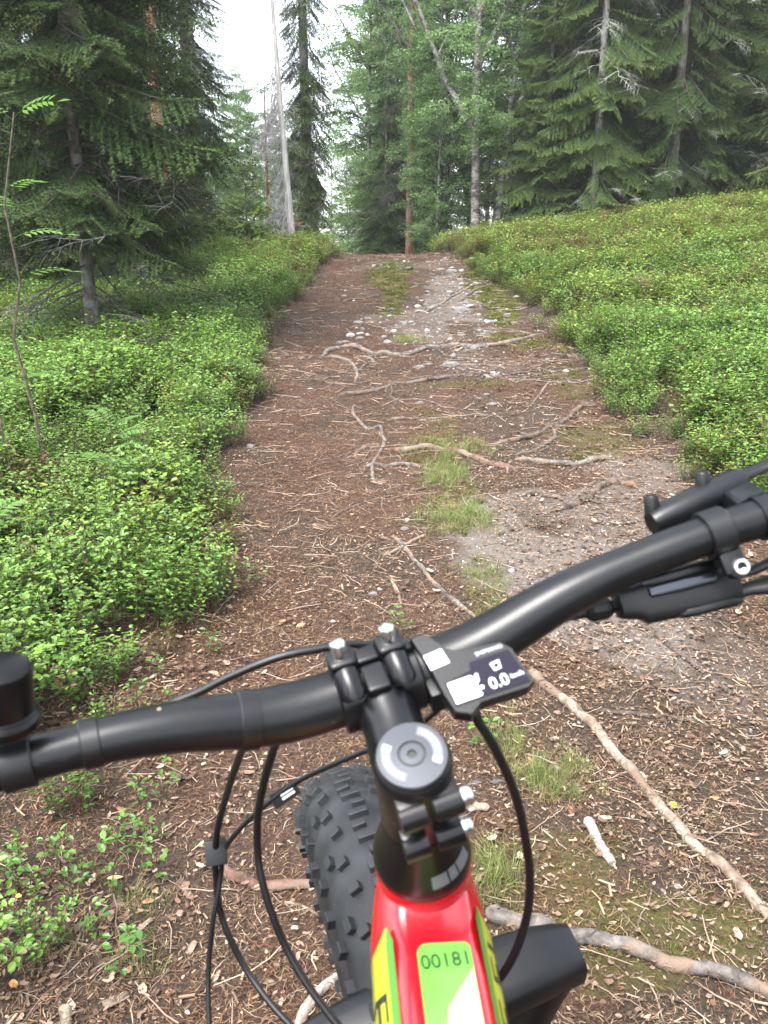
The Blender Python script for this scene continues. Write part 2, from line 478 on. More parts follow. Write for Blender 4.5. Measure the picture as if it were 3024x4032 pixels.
def scatter(name, ng, nproto, pos, rot, scl, rng, parent=None, loc=None):
    me = points_mesh(name, pos, rot, scl, rng.integers(0, nproto, len(pos)))
    o = link(name, me, parent, loc)
    md = o.modifiers.new('scatter', 'NODES'); md.node_group = ng
    return o
def proto(name, mb, m, smooth=False):
    """a source mesh for scattering, never linked to the scene itself"""
    return bpy.data.objects.new(name, mb.mesh(name, m, smooth, None))

# ------------------------------------------------------------------ branches of the trees (source meshes)
def lerp3(a, b, t): return tuple(a[i] + (b[i] - a[i]) * t for i in range(3))
def vary(c, r, amt=.25):
    k = 1 + r.uniform(-amt, amt); h = r.uniform(-.06, .06)
    return (max(c[0] * k * (1 + h), 0), max(c[1] * k, 0), max(c[2] * k * (1 - h), 0))
BARKC = (.075, .06, .05)

def stick(mb, a, b, ra, rb, col):
    """three-sided twig"""
    a, b = Vector(a), Vector(b); t = (b - a)
    if t.length < 1e-5: return
    u = t.orthogonal().normalized(); w = t.normalized().cross(u)
    vs = []
    for p, r_ in ((a, ra), (b, rb)):
        for k in range(3):
            an = 2 * PI * k / 3
            vs.append(p + (u * math.cos(an) + w * math.sin(an)) * r_)
    mb.add(vs, [(0, 1, 4, 3), (1, 2, 5, 4), (2, 0, 3, 5)], col)

def needles_along(mb, a, b, step, length, width, r, c0, c1, hang=.15):
    a, b = Vector(a), Vector(b); d = b - a; n = max(int(d.length / step), 1)
    dn = d.normalized() if d.length > 1e-6 else Vector((1, 0, 0))
    side = dn.cross(Vector((0, 0, 1)))
    side = side.normalized() if side.length > 1e-3 else Vector((0, 1, 0))
    upv = side.cross(dn)
    for i in range(n):
        p = a + d * ((i + r.random()) / n)
        col = vary(lerp3(c0, c1, i / n), r)
        for s in (-1, 1, 0):
            if s == 0 and r.random() < .35: continue
            ln = length * r.uniform(.7, 1.15)
            if s: q = p + (dn * .55 + side * s * .8 + upv * r.uniform(-.35, .45)).normalized() * ln
            else: q = p + (dn * .6 + upv * r.uniform(.3, .9) + side * r.uniform(-.4, .4)).normalized() * ln
            q.z -= hang * ln
            w = dn * width * .5 + upv * width * .25 * r.uniform(-1, 1)
            mb.add([p - w, p + w, q], [(0, 1, 2)], col)

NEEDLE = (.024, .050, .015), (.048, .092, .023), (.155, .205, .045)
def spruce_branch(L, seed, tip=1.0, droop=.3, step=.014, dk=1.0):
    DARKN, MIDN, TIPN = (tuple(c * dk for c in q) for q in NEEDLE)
    r = random.Random(seed); mb = MB()
    def cur(t): return Vector((t * L, .05 * L * math.sin(t * 3 + seed), -droop * L * t ** 1.5 + .45 * droop * L * t ** 4))
    n = 8
    for i in range(n):
        stick(mb, cur(i / n), cur((i + 1) / n), .007 * L * (1 - i / n) + .0015, .007 * L * (1 - (i + 1) / n) + .0015, BARKC)
    k = int(L / .042)
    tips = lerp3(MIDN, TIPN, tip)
    for i in range(k):
        t = .10 + .9 * (i + r.random() * .6) / k
        p = cur(min(t, 1)); d = (cur(min(t + .03, 1.03)) - p).normalized()
        for s in (-1, 1):
            if r.random() < .12: continue
            ln = (.40 * L * (1 - t) ** .7 * min(1, t * 3.2) + .055) * r.uniform(.65, 1.1)
            side = Vector((-d.y * s, d.x * s, 0))
            dirn = (d * .62 + side * .78).normalized()
            m_ = p + dirn * ln * .55 + Vector((0, 0, -.10 * ln)); q = p + dirn * ln + Vector((0, 0, (-.30 - r.random() * .25) * ln))
            stick(mb, p, q, .0018, .0009, BARKC)
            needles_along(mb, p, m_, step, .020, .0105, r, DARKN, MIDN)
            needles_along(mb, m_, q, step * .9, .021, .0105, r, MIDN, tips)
            if ln > .14:                       # secondary sprays
                for e in range(int(ln / .06)):
                    tt = .25 + .65 * e / max(int(ln / .06), 1)
                    pp = p.lerp(q, tt); s2 = 1 if e % 2 else -1
                    dd = (dirn * .7 + Vector((-dirn.y * s2, dirn.x * s2, 0)) * .7 + Vector((0, 0, -.35))).normalized()
                    needles_along(mb, pp, pp + dd * ln * .38 * (1.1 - tt), step, .019, .0100, r, MIDN, tips)
    needles_along(mb, cur(.7), cur(1.04), step * .7, .022, .011, r, MIDN, tips)
    return mb
def dead_branch(L, seed, col=(.06, .055, .05), hair=True):
    r = random.Random(seed); mb = MB()
    def grow(p, d, ln, rad, lvl):
        n = 5
        pts = [p]
        for i in range(n):
            d = (d + Vector((r.uniform(-.2, .2), r.uniform(-.2, .2), r.uniform(-.22, .12)))).normalized()
            pts.append(pts[-1] + d * ln / n)
        for i in range(n):
            stick(mb, pts[i], pts[i + 1], rad * (1 - i / n * .75), rad * (1 - (i + 1) / n * .75), vary(col, r, .3))
            if lvl < 2:
                for _ in range(2 if lvl else 2):
                    if r.random() < .85:
                        s = 1 if r.random() < .5 else -1
                        dd = (d * .7 + Vector((-d.y * s, d.x * s, r.uniform(-.4, .2)))).normalized()
                        grow(pts[i + 1], dd, ln * r.uniform(.28, .5), rad * .5, lvl + 1)
    grow(Vector((0, 0, 0)), Vector((1, 0, -.05)), L, .0085 * L + .002, 0)
    return mb
def leaf_shape(mb, p, d, n, ln, wd, col):
    """pointed oval leaf folded along its midrib: four triangles"""
    d = d.normalized(); s = d.cross(n)
    s = s.normalized() if s.length > 1e-4 else d.orthogonal().normalized()
    u = s.cross(d)
    tip = p + d * ln; m = p + d * ln * .5
    l_ = m + s * wd * .5 + u * wd * .16; r_ = m - s * wd * .5 + u * wd * .16
    mb.add([p, l_, tip, r_, m], [(0, 4, 1), (4, 2, 1), (0, 3, 4), (4, 3, 2)], col)
def birch_branch(L, seed, c0=(.115, .205, .070), c1=(.215, .330, .125), nleaf=250, leaf=.040):
    r = random.Random(seed); mb = MB()
    def cur(t): return Vector((t * L * (1 - .12 * t), .08 * L * math.sin(t * 4 + seed), .28 * L * t - .50 * L * t ** 2.4))
    n = 7
    for i in range(n):
        stick(mb, cur(i / n), cur((i + 1) / n), .008 * L * (1 - i / n) + .001, .008 * L * (1 - (i + 1) / n) + .001, (.06, .045, .04))
    subs = []
    for i in range(11):
        t = .18 + .8 * i / 11; p = cur(t); s = 1 if i % 2 else -1
        d = Vector((.7, s * .8, r.uniform(-.5, .35))).normalized(); ln = L * .42 * (1.05 - t) + .06
        q = p + d * ln + Vector((0, 0, -.25 * ln)); stick(mb, p, q, .003, .001, (.05, .038, .035)); subs.append((p, q))
    for i in range(nleaf):
        p, q = subs[r.randrange(len(subs))]; b = p.lerp(q, r.random() ** .7)
        b = b + Vector((r.uniform(-1, 1), r.uniform(-1, 1), r.uniform(-1, .6))) * .05
        d = Vector((r.uniform(-1, 1), r.uniform(-1, 1), r.uniform(-1.1, .15)))
        leaf_shape(mb, b, d, Vector((r.uniform(-.6, .6), r.uniform(-.6, .6), 1)), leaf * r.uniform(.75, 1.2), leaf * .8 * r.uniform(.8, 1.1), vary(lerp3(c0, c1, r.random()), r, .2))
    return mb
def pine_branch(L, seed):
    r = random.Random(seed); mb = MB()
    def cur(t): return Vector((t * L, .1 * L * math.sin(t * 3 + seed), .10 * L * t - .05 * L * math.sin(t * 5)))
    n = 7
    for i in range(n):
        stick(mb, cur(i / n), cur((i + 1) / n), .010 * L * (1 - i / n) + .002, .010 * L * (1 - (i + 1) / n) + .002, (.12, .07, .045))
    ends = [cur(1)]
    for i in range(12):
        t = .3 + .68 * i / 12; p = cur(t); s = 1 if i % 2 else -1
        d = Vector((.75, s * .7, r.uniform(-.1, .5))).normalized(); q = p + d * (.32 * L * (1.1 - t) + .08)
        stick(mb, p, q, .003, .0015, (.11, .07, .045)); ends += [q, p.lerp(q, .6)]
    for q in ends:
        for i in range(34):
            d = Vector((r.uniform(-.4, 1), r.uniform(-1, 1), r.uniform(-.6, 1))).normalized(); ln = r.uniform(.045, .07)
            w = d.orthogonal().normalized() * .004
            mb.add([q - w, q + w, q + d * ln], [(0, 1, 2)], vary(lerp3((.025, .055, .022), (.06, .105, .04), r.random()), r))
    return mb

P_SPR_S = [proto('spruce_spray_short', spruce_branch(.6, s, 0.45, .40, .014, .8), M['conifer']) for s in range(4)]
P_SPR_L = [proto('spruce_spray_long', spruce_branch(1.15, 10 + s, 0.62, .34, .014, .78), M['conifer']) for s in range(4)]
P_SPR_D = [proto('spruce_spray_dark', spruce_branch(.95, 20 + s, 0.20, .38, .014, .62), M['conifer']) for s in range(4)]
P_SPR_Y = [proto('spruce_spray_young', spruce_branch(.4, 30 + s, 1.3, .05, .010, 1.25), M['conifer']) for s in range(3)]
P_DEAD = [proto('dead_twigs', dead_branch(1.0, 40 + s), M['dry']) for s in range(4)]
P_GREY = [proto('grey_twigs', dead_branch(1.0, 90 + s, (.27, .26, .25)), M['dry']) for s in range(3)]
P_LICH = [proto('lichen_twigs', dead_branch(1.0, 50 + s, (.19, .20, .165)), M['dry']) for s in range(3)]
P_BIR = [proto('birch_spray', birch_branch(1.0, 60 + s), M['birch_leaf']) for s in range(4)]
P_PINE = [proto('pine_spray', pine_branch(1.2, 70 + s), M['conifer']) for s in range(3)]
G = {}
for k_, ps_, l_ in (('short', P_SPR_S, .6), ('long', P_SPR_L, 1.15), ('dark', P_SPR_D, .95), ('young', P_SPR_Y, .4), ('dead', P_DEAD, 1.0), ('lichen', P_LICH, 1.0), ('grey', P_GREY, 1.0), ('birch', P_BIR, 1.0), ('pine', P_PINE, 1.2)):
    G[k_] = (scatter_group('branches_' + k_, ps_), len(ps_), l_)

def trunk_mesh(h, r0, rng, lean=(0, 0), bend=.02, seg=10, top=.12, flare=1.35):
    n = 14; mb = MB(); pts, rad = [], []
    ph = rng.uniform(0, 6)
    for i in range(n + 1):
        t = (i / n) ** 1.25
        z = -0.12 + t * (h + .12)
        pts.append((lean[0] * max(z, 0) + bend * h * math.sin(t * 4 + ph) * t * .3, lean[1] * max(z, 0) + bend * h * math.cos(t * 3 + ph) * t * .3, z))
        rad.append(r0 * (1 - (1 - top) * (max(z, 0) / h) ** .9) * (1 + (flare - 1) * math.exp(-max(z, 0) / .16)))
    mb.tube(pts, rad, seg)
    def at(z):
        t = max(min((z + .12) / (h + .12), 1), 0)
        return Vector((lean[0] * z + bend * h * math.sin(t * 4 + ph) * t * .3, lean[1] * z + bend * h * math.cos(t * 3 + ph) * t * .3, z))
    return mb, at

def crown(parent, name, kind, at, zs, length, pitch, rng, rad=lambda z: .03, az=None, jitter=.25):
    """branches of one kind on a trunk: length(z) and pitch(z) shape the outline"""
    ng, n, L0 = G[kind]
    pos, rot, scl = [], [], []
    for z in zs:
        a = rng.uniform(0, 2 * PI) if az is None else az + rng.normal(0, .5)
        L = length(z) * rng.uniform(1 - jitter, 1 + jitter)
        p = at(z) + Vector((math.cos(a), math.sin(a), 0)) * rad(z) * .7
        pos.append(p); rot.append((rng.normal(0, .25), -pitch(z) + rng.normal(0, .10), a)); s = L / L0; scl.append((s, s, s))
    o = scatter(name, ng, n, pos, rot, scl, rng, parent)
    o['kind'] = 'stuff'
    return o

def spruce(x, y, h, r0, zb, lmax, label, group=None, seed=0, kind='long', nb=None, bark='spruce_bark', dead=(0, 0, .8), lean=(0, 0), low=-.15, high=.15, power=.75, lichen=0, name='spruce_tree', dz=0):
    rng = np.random.default_rng(seed + 100)
    z0 = gz1(x, y) + dz
    t = empty(name, (x, y, z0), label=label, cat='tree', group=group)
    mb, at = trunk_mesh(h, r0, rng, lean)
    mb.build('trunk', M[bark], t)
    nb = nb or int((h - zb) * 16)
    # dense where the camera can look, thinner far above
    zs = zb + (h - zb) * rng.random(nb) ** 1.25
    f = lambda z: (z - zb) / (h - zb)
    ln = lambda z: lmax * max((1 - f(z)) ** power, .06) * (.75 + .25 * min(f(z) * 8, 1))
    crown(t, 'crown', kind, at, zs, ln, lambda z: low + (high - low) * f(z), rng, lambda z: r0 * (1 - z / h))
    if dead[0]:
        crown(t, 'dead_branches', 'dead', at, rng.uniform(.25, dead[1], dead[0]), lambda z: dead[2], lambda z: -.15, rng, lambda z: r0)
    if lichen:
        crown(t, 'lichen_branches', 'lichen', at, rng.uniform(.3, min(h * .5, 4.5), lichen), lambda z: lmax * .8, lambda z: -.35, rng, lambda z: r0)
    return t

def birch(x, y, h, r0, zb, lmax, label, group=None, seed=0, nb=None, lean=(0, 0), bend=.05, bark='birch_bark', low=.5, forks=()):
    rng = np.random.default_rng(seed + 300)
    t = empty('birch_tree', (x, y, gz1(x, y)), label=label, cat='tree', group=group)
    mb, at = trunk_mesh(h, r0, rng, lean, bend, top=.15)
    # a few limbs forking upward from the trunk
    for i in range(4):
        z = h * (.35 + .13 * i); a = rng.uniform(0, 6.28); p = at(z)
        q = p + Vector((math.cos(a), math.sin(a), 1.6)) * h * .09; s = q + Vector((math.cos(a) * .7, math.sin(a) * .7, 1.8)) * h * .07
        mb.tube([p, q, s], [r0 * .4, r0 * .25, r0 * .1], 6)
    for (z, a, ln, up) in forks:          # strong low forks
        p = at(z); d = Vector((math.cos(a), math.sin(a), up)).normalized()
        mb.tube([p - d * r0 * .3, p + d * ln * .3, p + d * ln * .65 + Vector((.04, 0, .05)) * ln, p + d * ln + Vector((-.02, 0, .16)) * ln], [r0 * .62, r0 * .52, r0 * .38, r0 * .18], 8)
        for t_, s_ in ((.4, 1), (.6, -1), (.75, 1)):
            b_ = p + d * ln * t_; mb.tube([b_, b_ + Vector((.25 * s_, .1, .5)) * ln * .3, b_ + Vector((.34 * s_, .1, .95)) * ln * .38], [r0 * .26, r0 * .16, r0 * .07], 6)
    mb.build('trunk', M[bark], t)
    nb = nb or int((h - zb) * 14)
    zs = zb + (h - zb) * rng.random(nb) ** 1.1
    f = lambda z: (z - zb) / (h - zb)
    crown(t, 'crown', 'birch', at, zs, lambda z: lmax * (.55 + .45 * math.sin(PI * min(f(z) * .8 + .2, 1))), lambda z: low * f(z) + .1, rng, lambda z: .02)
    return t

def pine(x, y, h, r0, zb, lmax, label, group=None, seed=0, nb=40, dead=18, deadlen=.6, lean=(0, 0)):
    rng = np.random.default_rng(seed + 500)
    t = empty('pine_tree', (x, y, gz1(x, y)), label=label, cat='tree', group=group)
    mb, at = trunk_mesh(h, r0, rng, lean, .01, top=.3)
    mb.build('trunk', M['pine_bark'], t)
    crown(t, 'crown', 'pine', at, zb + (h - zb) * rng.random(nb), lambda z: lmax, lambda z: .15, rng, lambda z: r0)
    if dead: crown(t, 'dead_branches', 'dead', at, rng.uniform(.4, zb + .5, dead), lambda z: deadlen, lambda z: -.45, rng, lambda z: r0)
    return t

# ---- the trees one can tell apart, left of the path
spruce(-2.14, 6.22, 7.0, .050, .98, 1.02, 'near spruce with a thin bare lower trunk standing in the left bilberry bushes', seed=1, kind='dark', nb=300, dead=(30, 1.7, .8), low=-.10)
spruce(-3.93, 9.24, 13.0, .115, .75, 1.55, 'thick dark spruce at the left edge behind the near thin spruce', seed=2, kind='dark', nb=380, dead=(26, 1.8, 1.1), low=-.3)
spruce(-2.75, 8.6, 4.2, .045, .25, 1.05, 'bright bushy young spruce behind the near thin spruce', seed=3, kind='long', nb=190, low=-.12)
spruce(-3.75, 12.9, 9.5, .085, .3, 1.25, 'dense dark spruce between the bushy young spruce and the pine', seed=4, kind='dark', nb=360, low=-.3)
spruce(-3.02, 14.2, 13.0, .10, .25, .68, 'narrow dark spruce standing right of the tall left pine', seed=5, kind='short', nb=420, low=-.5, power=.5, lichen=24)
pine(-2.98, 11.9, 13.0, .085, 3.3, 1.3, 'tall pine with reddish trunk rising above the left spruces', seed=6, nb=44, dead=14)
spruce(-1.80, 11.5, 1.22, .018, .10, .46, 'small bright spruce sapling on the crest left of the path', seed=7, kind='young', nb=60, low=.15, high=.6, name='spruce_sapling')
spruce(-2.5, 11.9, .62, .012, .04, .34, 'tiny spruce sapling at the foot of the narrow dark spruce', seed=8, kind='young', nb=36, low=.15, high=.6, name='spruce_sapling')
# grey dead snag
rng_s = np.random.default_rng(77)
snag = empty('dead_spruce', (-1.36, 13.0, gz1(-1.36, 13.0)), label='leaning grey dead tree with hanging bare twigs left of the path', cat='tree')
mb_s, at_s = trunk_mesh(5.4, .062, rng_s, (-.058, 0), .008, top=.1, flare=1.2)
mb_s.build('trunk', M['snag_wood'], snag)
crown(snag, 'bare_branches', 'grey', at_s, .10 + 2.5 * rng_s.random(90), lambda z: .55, lambda z: -1.1, rng_s, lambda z: .05, az=PI)
crown(snag, 'upper_twigs', 'grey', at_s, 2.2 + 2.6 * rng_s.random(34), lambda z: .28, lambda z: -.5, rng_s, lambda z: .03)
spruce(-1.25, 14.6, 12.0, .098, .2, .54, 'slim spruce with a pale grey trunk and drooping tufts right of the dead tree', seed=9, kind='short', nb=480, low=-.75, power=.22, bark='grey_bark', lichen=44, dead=(30, 3.6, .55))
rust = link('dead_twig', pine_branch(.34, 81).mesh('dead_twig', M['dry'], False), [o for o in COL.objects if o.name.startswith('spruce_tree')][-1], (-.06, -.10, .40)); rust.rotation_euler = (.2, -.3, 4.0)
ca_ = rust.data.color_attributes['Col']; ca_.data.foreach_set('color', np.tile(np.array([.36, .13, .045, 1], np.float32), len(ca_.data)))
rust['label'] = 'rust coloured dead twig at the foot of the trunk'
pine(-2.05, 15.6, 2.9, .035, 1.2, .45, 'small pine with an orange leader behind the spruce sapling', seed=10, nb=22, dead=4, deadlen=.3)

# ---- right of the path
pine(.50, 17.0, 10.0, .085, 6.8, 1.1, 'straight pine with bare orange-red trunk right of the path end', seed=11, nb=26, dead=46, deadlen=.75)
spruce(.05, 18.5, 4.4, .06, .15, .85, 'dark spruce just left of the orange-red pine trunk', seed=12, kind='dark', nb=230, low=-.45, dead=(16, 2.2, .8))
spruce(-.35, 23.0, 4.6, .06, .1, .95, 'shadowy spruce where the path enters the wood', seed=13, kind='dark', nb=220, low=-.4)
spruce(1.05, 21.0, 6.0, .07, .1, 1.0, 'dark spruce behind the orange-red pine', seed=14, kind='dark', nb=220, low=-.35)
birch(1.47, 14.0, 9.5, .075, 1.5, .95, 'birch with a tall mottled trunk forking above the right bank', seed=15, nb=130, lean=(-.012, 0), forks=((1.7, 2.7, 3.2, 1.5), (2.6, .3, 2.6, 1.9), (3.2, 3.6, 2.2, 1.4)))
birch(1.83, 14.2, 8.0, .058, 1.0, .95, 'birch with a crooked dark trunk leaning right beside the mottled birch', seed=16, nb=120, lean=(.055, 0), bend=.10, forks=((1.9, .2, 2.6, 1.6), (2.7, 2.9, 2.4, 2.2)))
birch(1.75, 17.0, 8.5, .06, 1.8, 1.05, 'birch with a thin trunk leaning left over the path end', seed=17, nb=110, lean=(-.17, 0), bend=.07, forks=((2.2, 3.3, 2.4, 1.1),))
birch(.95, 15.6, 4.2, .032, .25, .75, 'bushy young birch in front of the orange-red pine', seed=18, nb=95)
birch(1.35, 19.0, 7.5, .05, .3, 1.1, 'full leafy birch behind the mottled birch', seed=19, nb=150)
birch(.25, 20.5, 7.0, .05, .8, 1.1, 'pale leafy birch above the path end', seed=20, nb=130)
spruce(2.45, 13.4, 5.0, .055, .15, .92, 'bushy spruce with pale green tips behind the right bank', seed=21, kind='long', nb=270, low=-.15)
spruce(2.95, 17.2, 14.0, .105, 1.0, 1.35, 'tall spruce with a dark trunk behind the pale tipped spruce', seed=22, kind='dark', nb=260, low=-.35)
spruce(3.00, 12.6, 11.0, .058, .3, .92, 'spruce with a slim grey trunk and lichen twigs on the right bank', seed=23, kind='long', nb=270, low=-.4, bark='grey_bark', lichen=22, power=.4)
spruce(3.62, 13.4, 12.0, .078, .2, .86, 'drooping spruce right of the slim grey trunk', seed=24, kind='long', nb=420, low=-.55, power=.4, lichen=22)
spruce(2.72, 14.4, 12.5, .075, .3, .80, 'slim dark spruce behind the slim grey trunk', seed=40, kind='dark', nb=330, low=-.5, power=.4)
spruce(4.05, 12.5, 11.5, .070, .25, .78, 'slim spruce standing close to the drooping spruce on its right', seed=41, kind='dark', nb=330, low=-.55, power=.4, lichen=14)
spruce(4.62, 13.0, 12.0, .078, .2, .86, 'spruce with sagging olive branches in the middle of the right row', seed=25, kind='long', nb=420, low=-.55, power=.4, lichen=24)
spruce(5.9, 13.2, 12.0, .08, .3, .9, 'slim olive spruce between the big dark spruce and the frame edge', seed=42, kind='long', nb=320, low=-.5, power=.4)
spruce(5.25, 13.9, 13.0, .105, .2, 1.15, 'big dark spruce near the right edge', seed=26, kind='dark', nb=380, low=-.5, power=.5, lichen=12)
pine(5.25, 11.3, 11.0, .085, 4.5, 1.2, 'pine with a brown scaly trunk at the right edge', seed=27, nb=34, dead=14)
spruce(6.3, 12.2, 12.0, .11, .2, 1.4, 'spruce beyond the brown pine trunk at the right edge', seed=28, kind='long', nb=240, low=-.3)
spruce(4.0, 16.5, 14.0, .11, .4, 1.5, 'tall spruce showing behind the drooping and sagging right spruces', seed=29, kind='dark', nb=260, low=-.35)

for k_, (x, y, h, lab) in enumerate([(-2.9, 19.5, 3.3, 'young birch left of the small orange tipped pine'), (-3.6, 22.5, 4.2, 'pale young birch between the narrow dark spruce and the orange tipped pine'), (-2.2, 21.0, 3.2, 'young birch between the orange tipped pine and the dead tree'),
        (-4.3, 26.0, 5.0, 'taller pale birch behind the narrow dark spruce'), (-2.9, 26.5, 4.4, 'pale birch seen behind the dead tree'), (-1.0, 24.5, 3.6, 'pale young birch in the gap right of the slim grey trunk'), (-1.75, 29.0, 4.6, 'pale birch behind the slim grey trunk'), (-5.6, 30.0, 6.0, 'pale birch in the far left of the open gap')]):
    birch(x, y, h, .03, .15, .85, lab, seed=30 + k_, nb=95)
for k_, (x, y, h, lab) in enumerate([(-.35, 19.5, 8.5, 'tall leafy birch hanging over the path end on the left'), (.55, 19.0, 9.0, 'tall leafy birch just behind the orange-red pine'), (1.15, 16.4, 6.0, 'leafy birch between the orange-red pine and the mottled birch'), (2.3, 16.0, 6.5, 'leafy birch between the dark leaning trunk and the pale tipped spruce'), (.15, 22.5, 9.5, 'pale birch crown above the dark entrance of the wood')]):
    birch(x, y, h, .05, .5, 1.05, lab, seed=50 + k_, nb=190)
# ---- the wood behind: single trees of several kinds, hazier with distance
rw = np.random.default_rng(2024)
far_spots = []
def clear(x, y, d): return all((x - a) ** 2 + (y - b) ** 2 > d * d for a, b in far_spots)
n_far = 0
for k_ in range(2600):
    y = 17 + 45 * rw.random() ** 1.2; x = rw.uniform(-.66, .66) * y
    vx = x / (.000535 * y)                       # bearing from the camera
    lane = -.045 * (y - 12)
    if abs(x - lane) < 1.0 and y < 27: continue
    if not clear(x, y, 1.0 + y * .030): continue
    gap = -360 < vx < -85                        # open sky above the path
    if gap and y < 24: continue
    if -60 < vx < 330 and y < 25: continue
    far_spots.append((x, y)); n_far += 1
    birchy = rw.random() < (.65 if gap or -360 < vx < 60 else .3)
    if gap: h = min(.105 * y + rw.uniform(-.6, 1.4), 7.5)
    else: h = rw.uniform(7, 13)
    nbr = int((90 if y < 35 else 60) * (1 if h > 6 else .7))
    if gap: h = min(h, .128 * y + rw.uniform(-.4, 1.2))
    if birchy:
        birch(x, y, h, .045 + .004 * h, h * .12, .9 + .06 * h, 'leafy birch in the pale wood behind the first trees', 'birches in the wood behind', 700 + n_far, nb=nbr)
    else:
        spruce(x, y, h, .05 + .005 * h, .15, .75 + .06 * h, 'spruce in the pale wood behind the first trees', 'spruces in the wood behind', 700 + n_far, kind='long' if rw.random() < .5 else 'dark', nb=int(nbr * 1.5), low=-.35)
    if n_far >= 125: break
# trees on the other side, behind the camera: they shade the bars and show in the display glass
for k_, (x, y, h) in enumerate([(-2.6, -3.2, 9), (2.9, -2.6, 10), (-6.2, -2.0, 11), (6.0, -1.6, 9), (.9, -7.5, 12), (-1.6, -8.5, 12), (3.8, -6.0, 12), (-4.6, -6.0, 12)]):
    spruce(x, y, h, .09, .5, 1.3, 'spruce on the near side of the wood beside the rider', 'spruces beside the rider', 900 + k_, kind='dark', nb=150, low=-.3)

# ------------------------------------------------------------------ bilberry undergrowth
def bilberry(seed, h, spread, nstem, c0, c1, leaf=.0190, per=14, red=.0):
    r = random.Random(seed); mb = MB()
    for s in range(nstem):
        a = r.uniform(0, 2 * PI); b = Vector((math.cos(a), math.sin(a), 0)) * spread * .45 * math.sqrt(r.random())
        top = b + Vector((math.cos(a) * spread * r.uniform(.3, 1), math.sin(a) * spread * r.uniform(.3, 1), h * r.uniform(.65, 1.1)))
        m_ = b.lerp(top, .5) + Vector((r.uniform(-.02, .02), r.uniform(-.02, .02), .03 * h))
        sc = vary((.07, .085, .03), r, .3) if r.random() < .6 else (.09, .045, .03)
        stick(mb, b + Vector((0, 0, -.02)), m_, .0016, .0013, sc); stick(mb, m_, top, .0013, .0007, sc)
        c2 = c1 if r.random() > red else (.16, .07, .035)
        for i in range(per):
            t = .25 + .78 * i / per
            p = b.lerp(m_, t * 2) if t < .5 else m_.lerp(top, min(t * 2 - 1, 1))
            an = a + i * 2.4 + r.uniform(-.5, .5)
            tw = Vector((math.cos(an), math.sin(an), r.uniform(.1, .9))).normalized()
            q = p + tw * .045 * r.uniform(.3, 1)
            stick(mb, p, q, .0007, .0005, sc)
            for j in range(2 if r.random() < .75 else 3):
                pp = p.lerp(q, r.uniform(.4, 1)); an2 = an + r.uniform(-1.4, 1.4)
                d = Vector((math.cos(an2), math.sin(an2), r.uniform(-.15, .6)))
                ln = leaf * r.uniform(.65, 1.2)
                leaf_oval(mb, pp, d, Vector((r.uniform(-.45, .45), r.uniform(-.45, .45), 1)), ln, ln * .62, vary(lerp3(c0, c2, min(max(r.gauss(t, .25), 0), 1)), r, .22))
    return mb
def leaf_oval(mb, p, d, n, ln, wd, col):
    """small oval leaf with a folded midrib"""
    d = d.normalized(); s = d.cross(n)
    s = s.normalized() if s.length > 1e-4 else d.orthogonal().normalized()
    u = s.cross(d)
    pts_ = [p]
    for t, w, k in ((.28, .86, .10), (.66, .92, .12)):
        c = p + d * ln * t + u * ln * .03
        pts_ += [c + s * wd * .5 * w + u * wd * k, c - s * wd * .5 * w + u * wd * k]
    pts_ += [p + d * ln - u * ln * .03, p + d * ln * .5]
    mb.add(pts_, [(0, 6, 1), (1, 6, 3), (3, 6, 5), (0, 2, 6), (2, 4, 6), (4, 5, 6)], col)
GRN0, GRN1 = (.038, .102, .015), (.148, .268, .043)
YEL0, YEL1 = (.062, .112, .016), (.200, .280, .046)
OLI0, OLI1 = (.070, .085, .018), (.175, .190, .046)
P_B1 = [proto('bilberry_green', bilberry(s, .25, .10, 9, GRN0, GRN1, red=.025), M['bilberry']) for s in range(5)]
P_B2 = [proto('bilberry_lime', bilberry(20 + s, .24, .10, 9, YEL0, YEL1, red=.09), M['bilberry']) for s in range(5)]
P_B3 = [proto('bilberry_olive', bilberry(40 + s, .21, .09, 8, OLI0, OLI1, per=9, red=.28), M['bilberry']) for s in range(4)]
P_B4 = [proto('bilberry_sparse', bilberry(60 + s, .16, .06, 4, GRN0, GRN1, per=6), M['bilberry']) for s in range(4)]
ru = np.random.default_rng(5)
def field(n, x0, x1, y0, y1):
    return ru.uniform(x0, x1, n), ru.uniform(y0, y1, n)
pts = {1: [], 2: [], 3: [], 4: []}
def plant(x, y, dens_keep=1.0):
    left = xl(y) - x; right = x - xr(y)
    d = np.maximum(left, right)
    edge = d + .22 * fbm(x, y, 2.6, 31, 3) + .05 + .14 * ((x < 0) & (y < 2.7)) * np.clip((2.9 - y) / .6, 0, 1)
    tone = .5 + .9 * fbm(x, y, .8, 41, 3) + np.clip((y - 5) / 8, 0, .75) - .25
    spots = fbm(x, y, 2.2, 51, 3)
    keep = edge > .04
    # thin, patchy growth in the near left corner and low by the near right edge
    nearl = (x < 0) & (y < 2.5)
    keep &= ~(nearl & (left < .14 * (1.8 - y) - .06 + .22 * spots)) | ((edge > .05) & nearl & (ru.random(len(x)) < .34 * np.clip((y - 1.1) / 1.0, .15, 1)))
    keep &= ~((x > 0) & (y < 3.1) & (right < .55) & (ru.random(len(x)) > .06))
    keep &= ~(nearl & (y < 1.75) & (ru.random(len(x)) > .35))
    # clumps and small gaps
    keep &= ru.random(len(x)) < np.clip(.95 + 1.0 * spots, .35, 1)
    keep &= ru.random(len(x)) < np.clip(.30 + edge / .30, 0, 1)          # ragged margin
    tone = tone + np.where(x > 0, .22, 0)
    return keep, edge, tone, spots
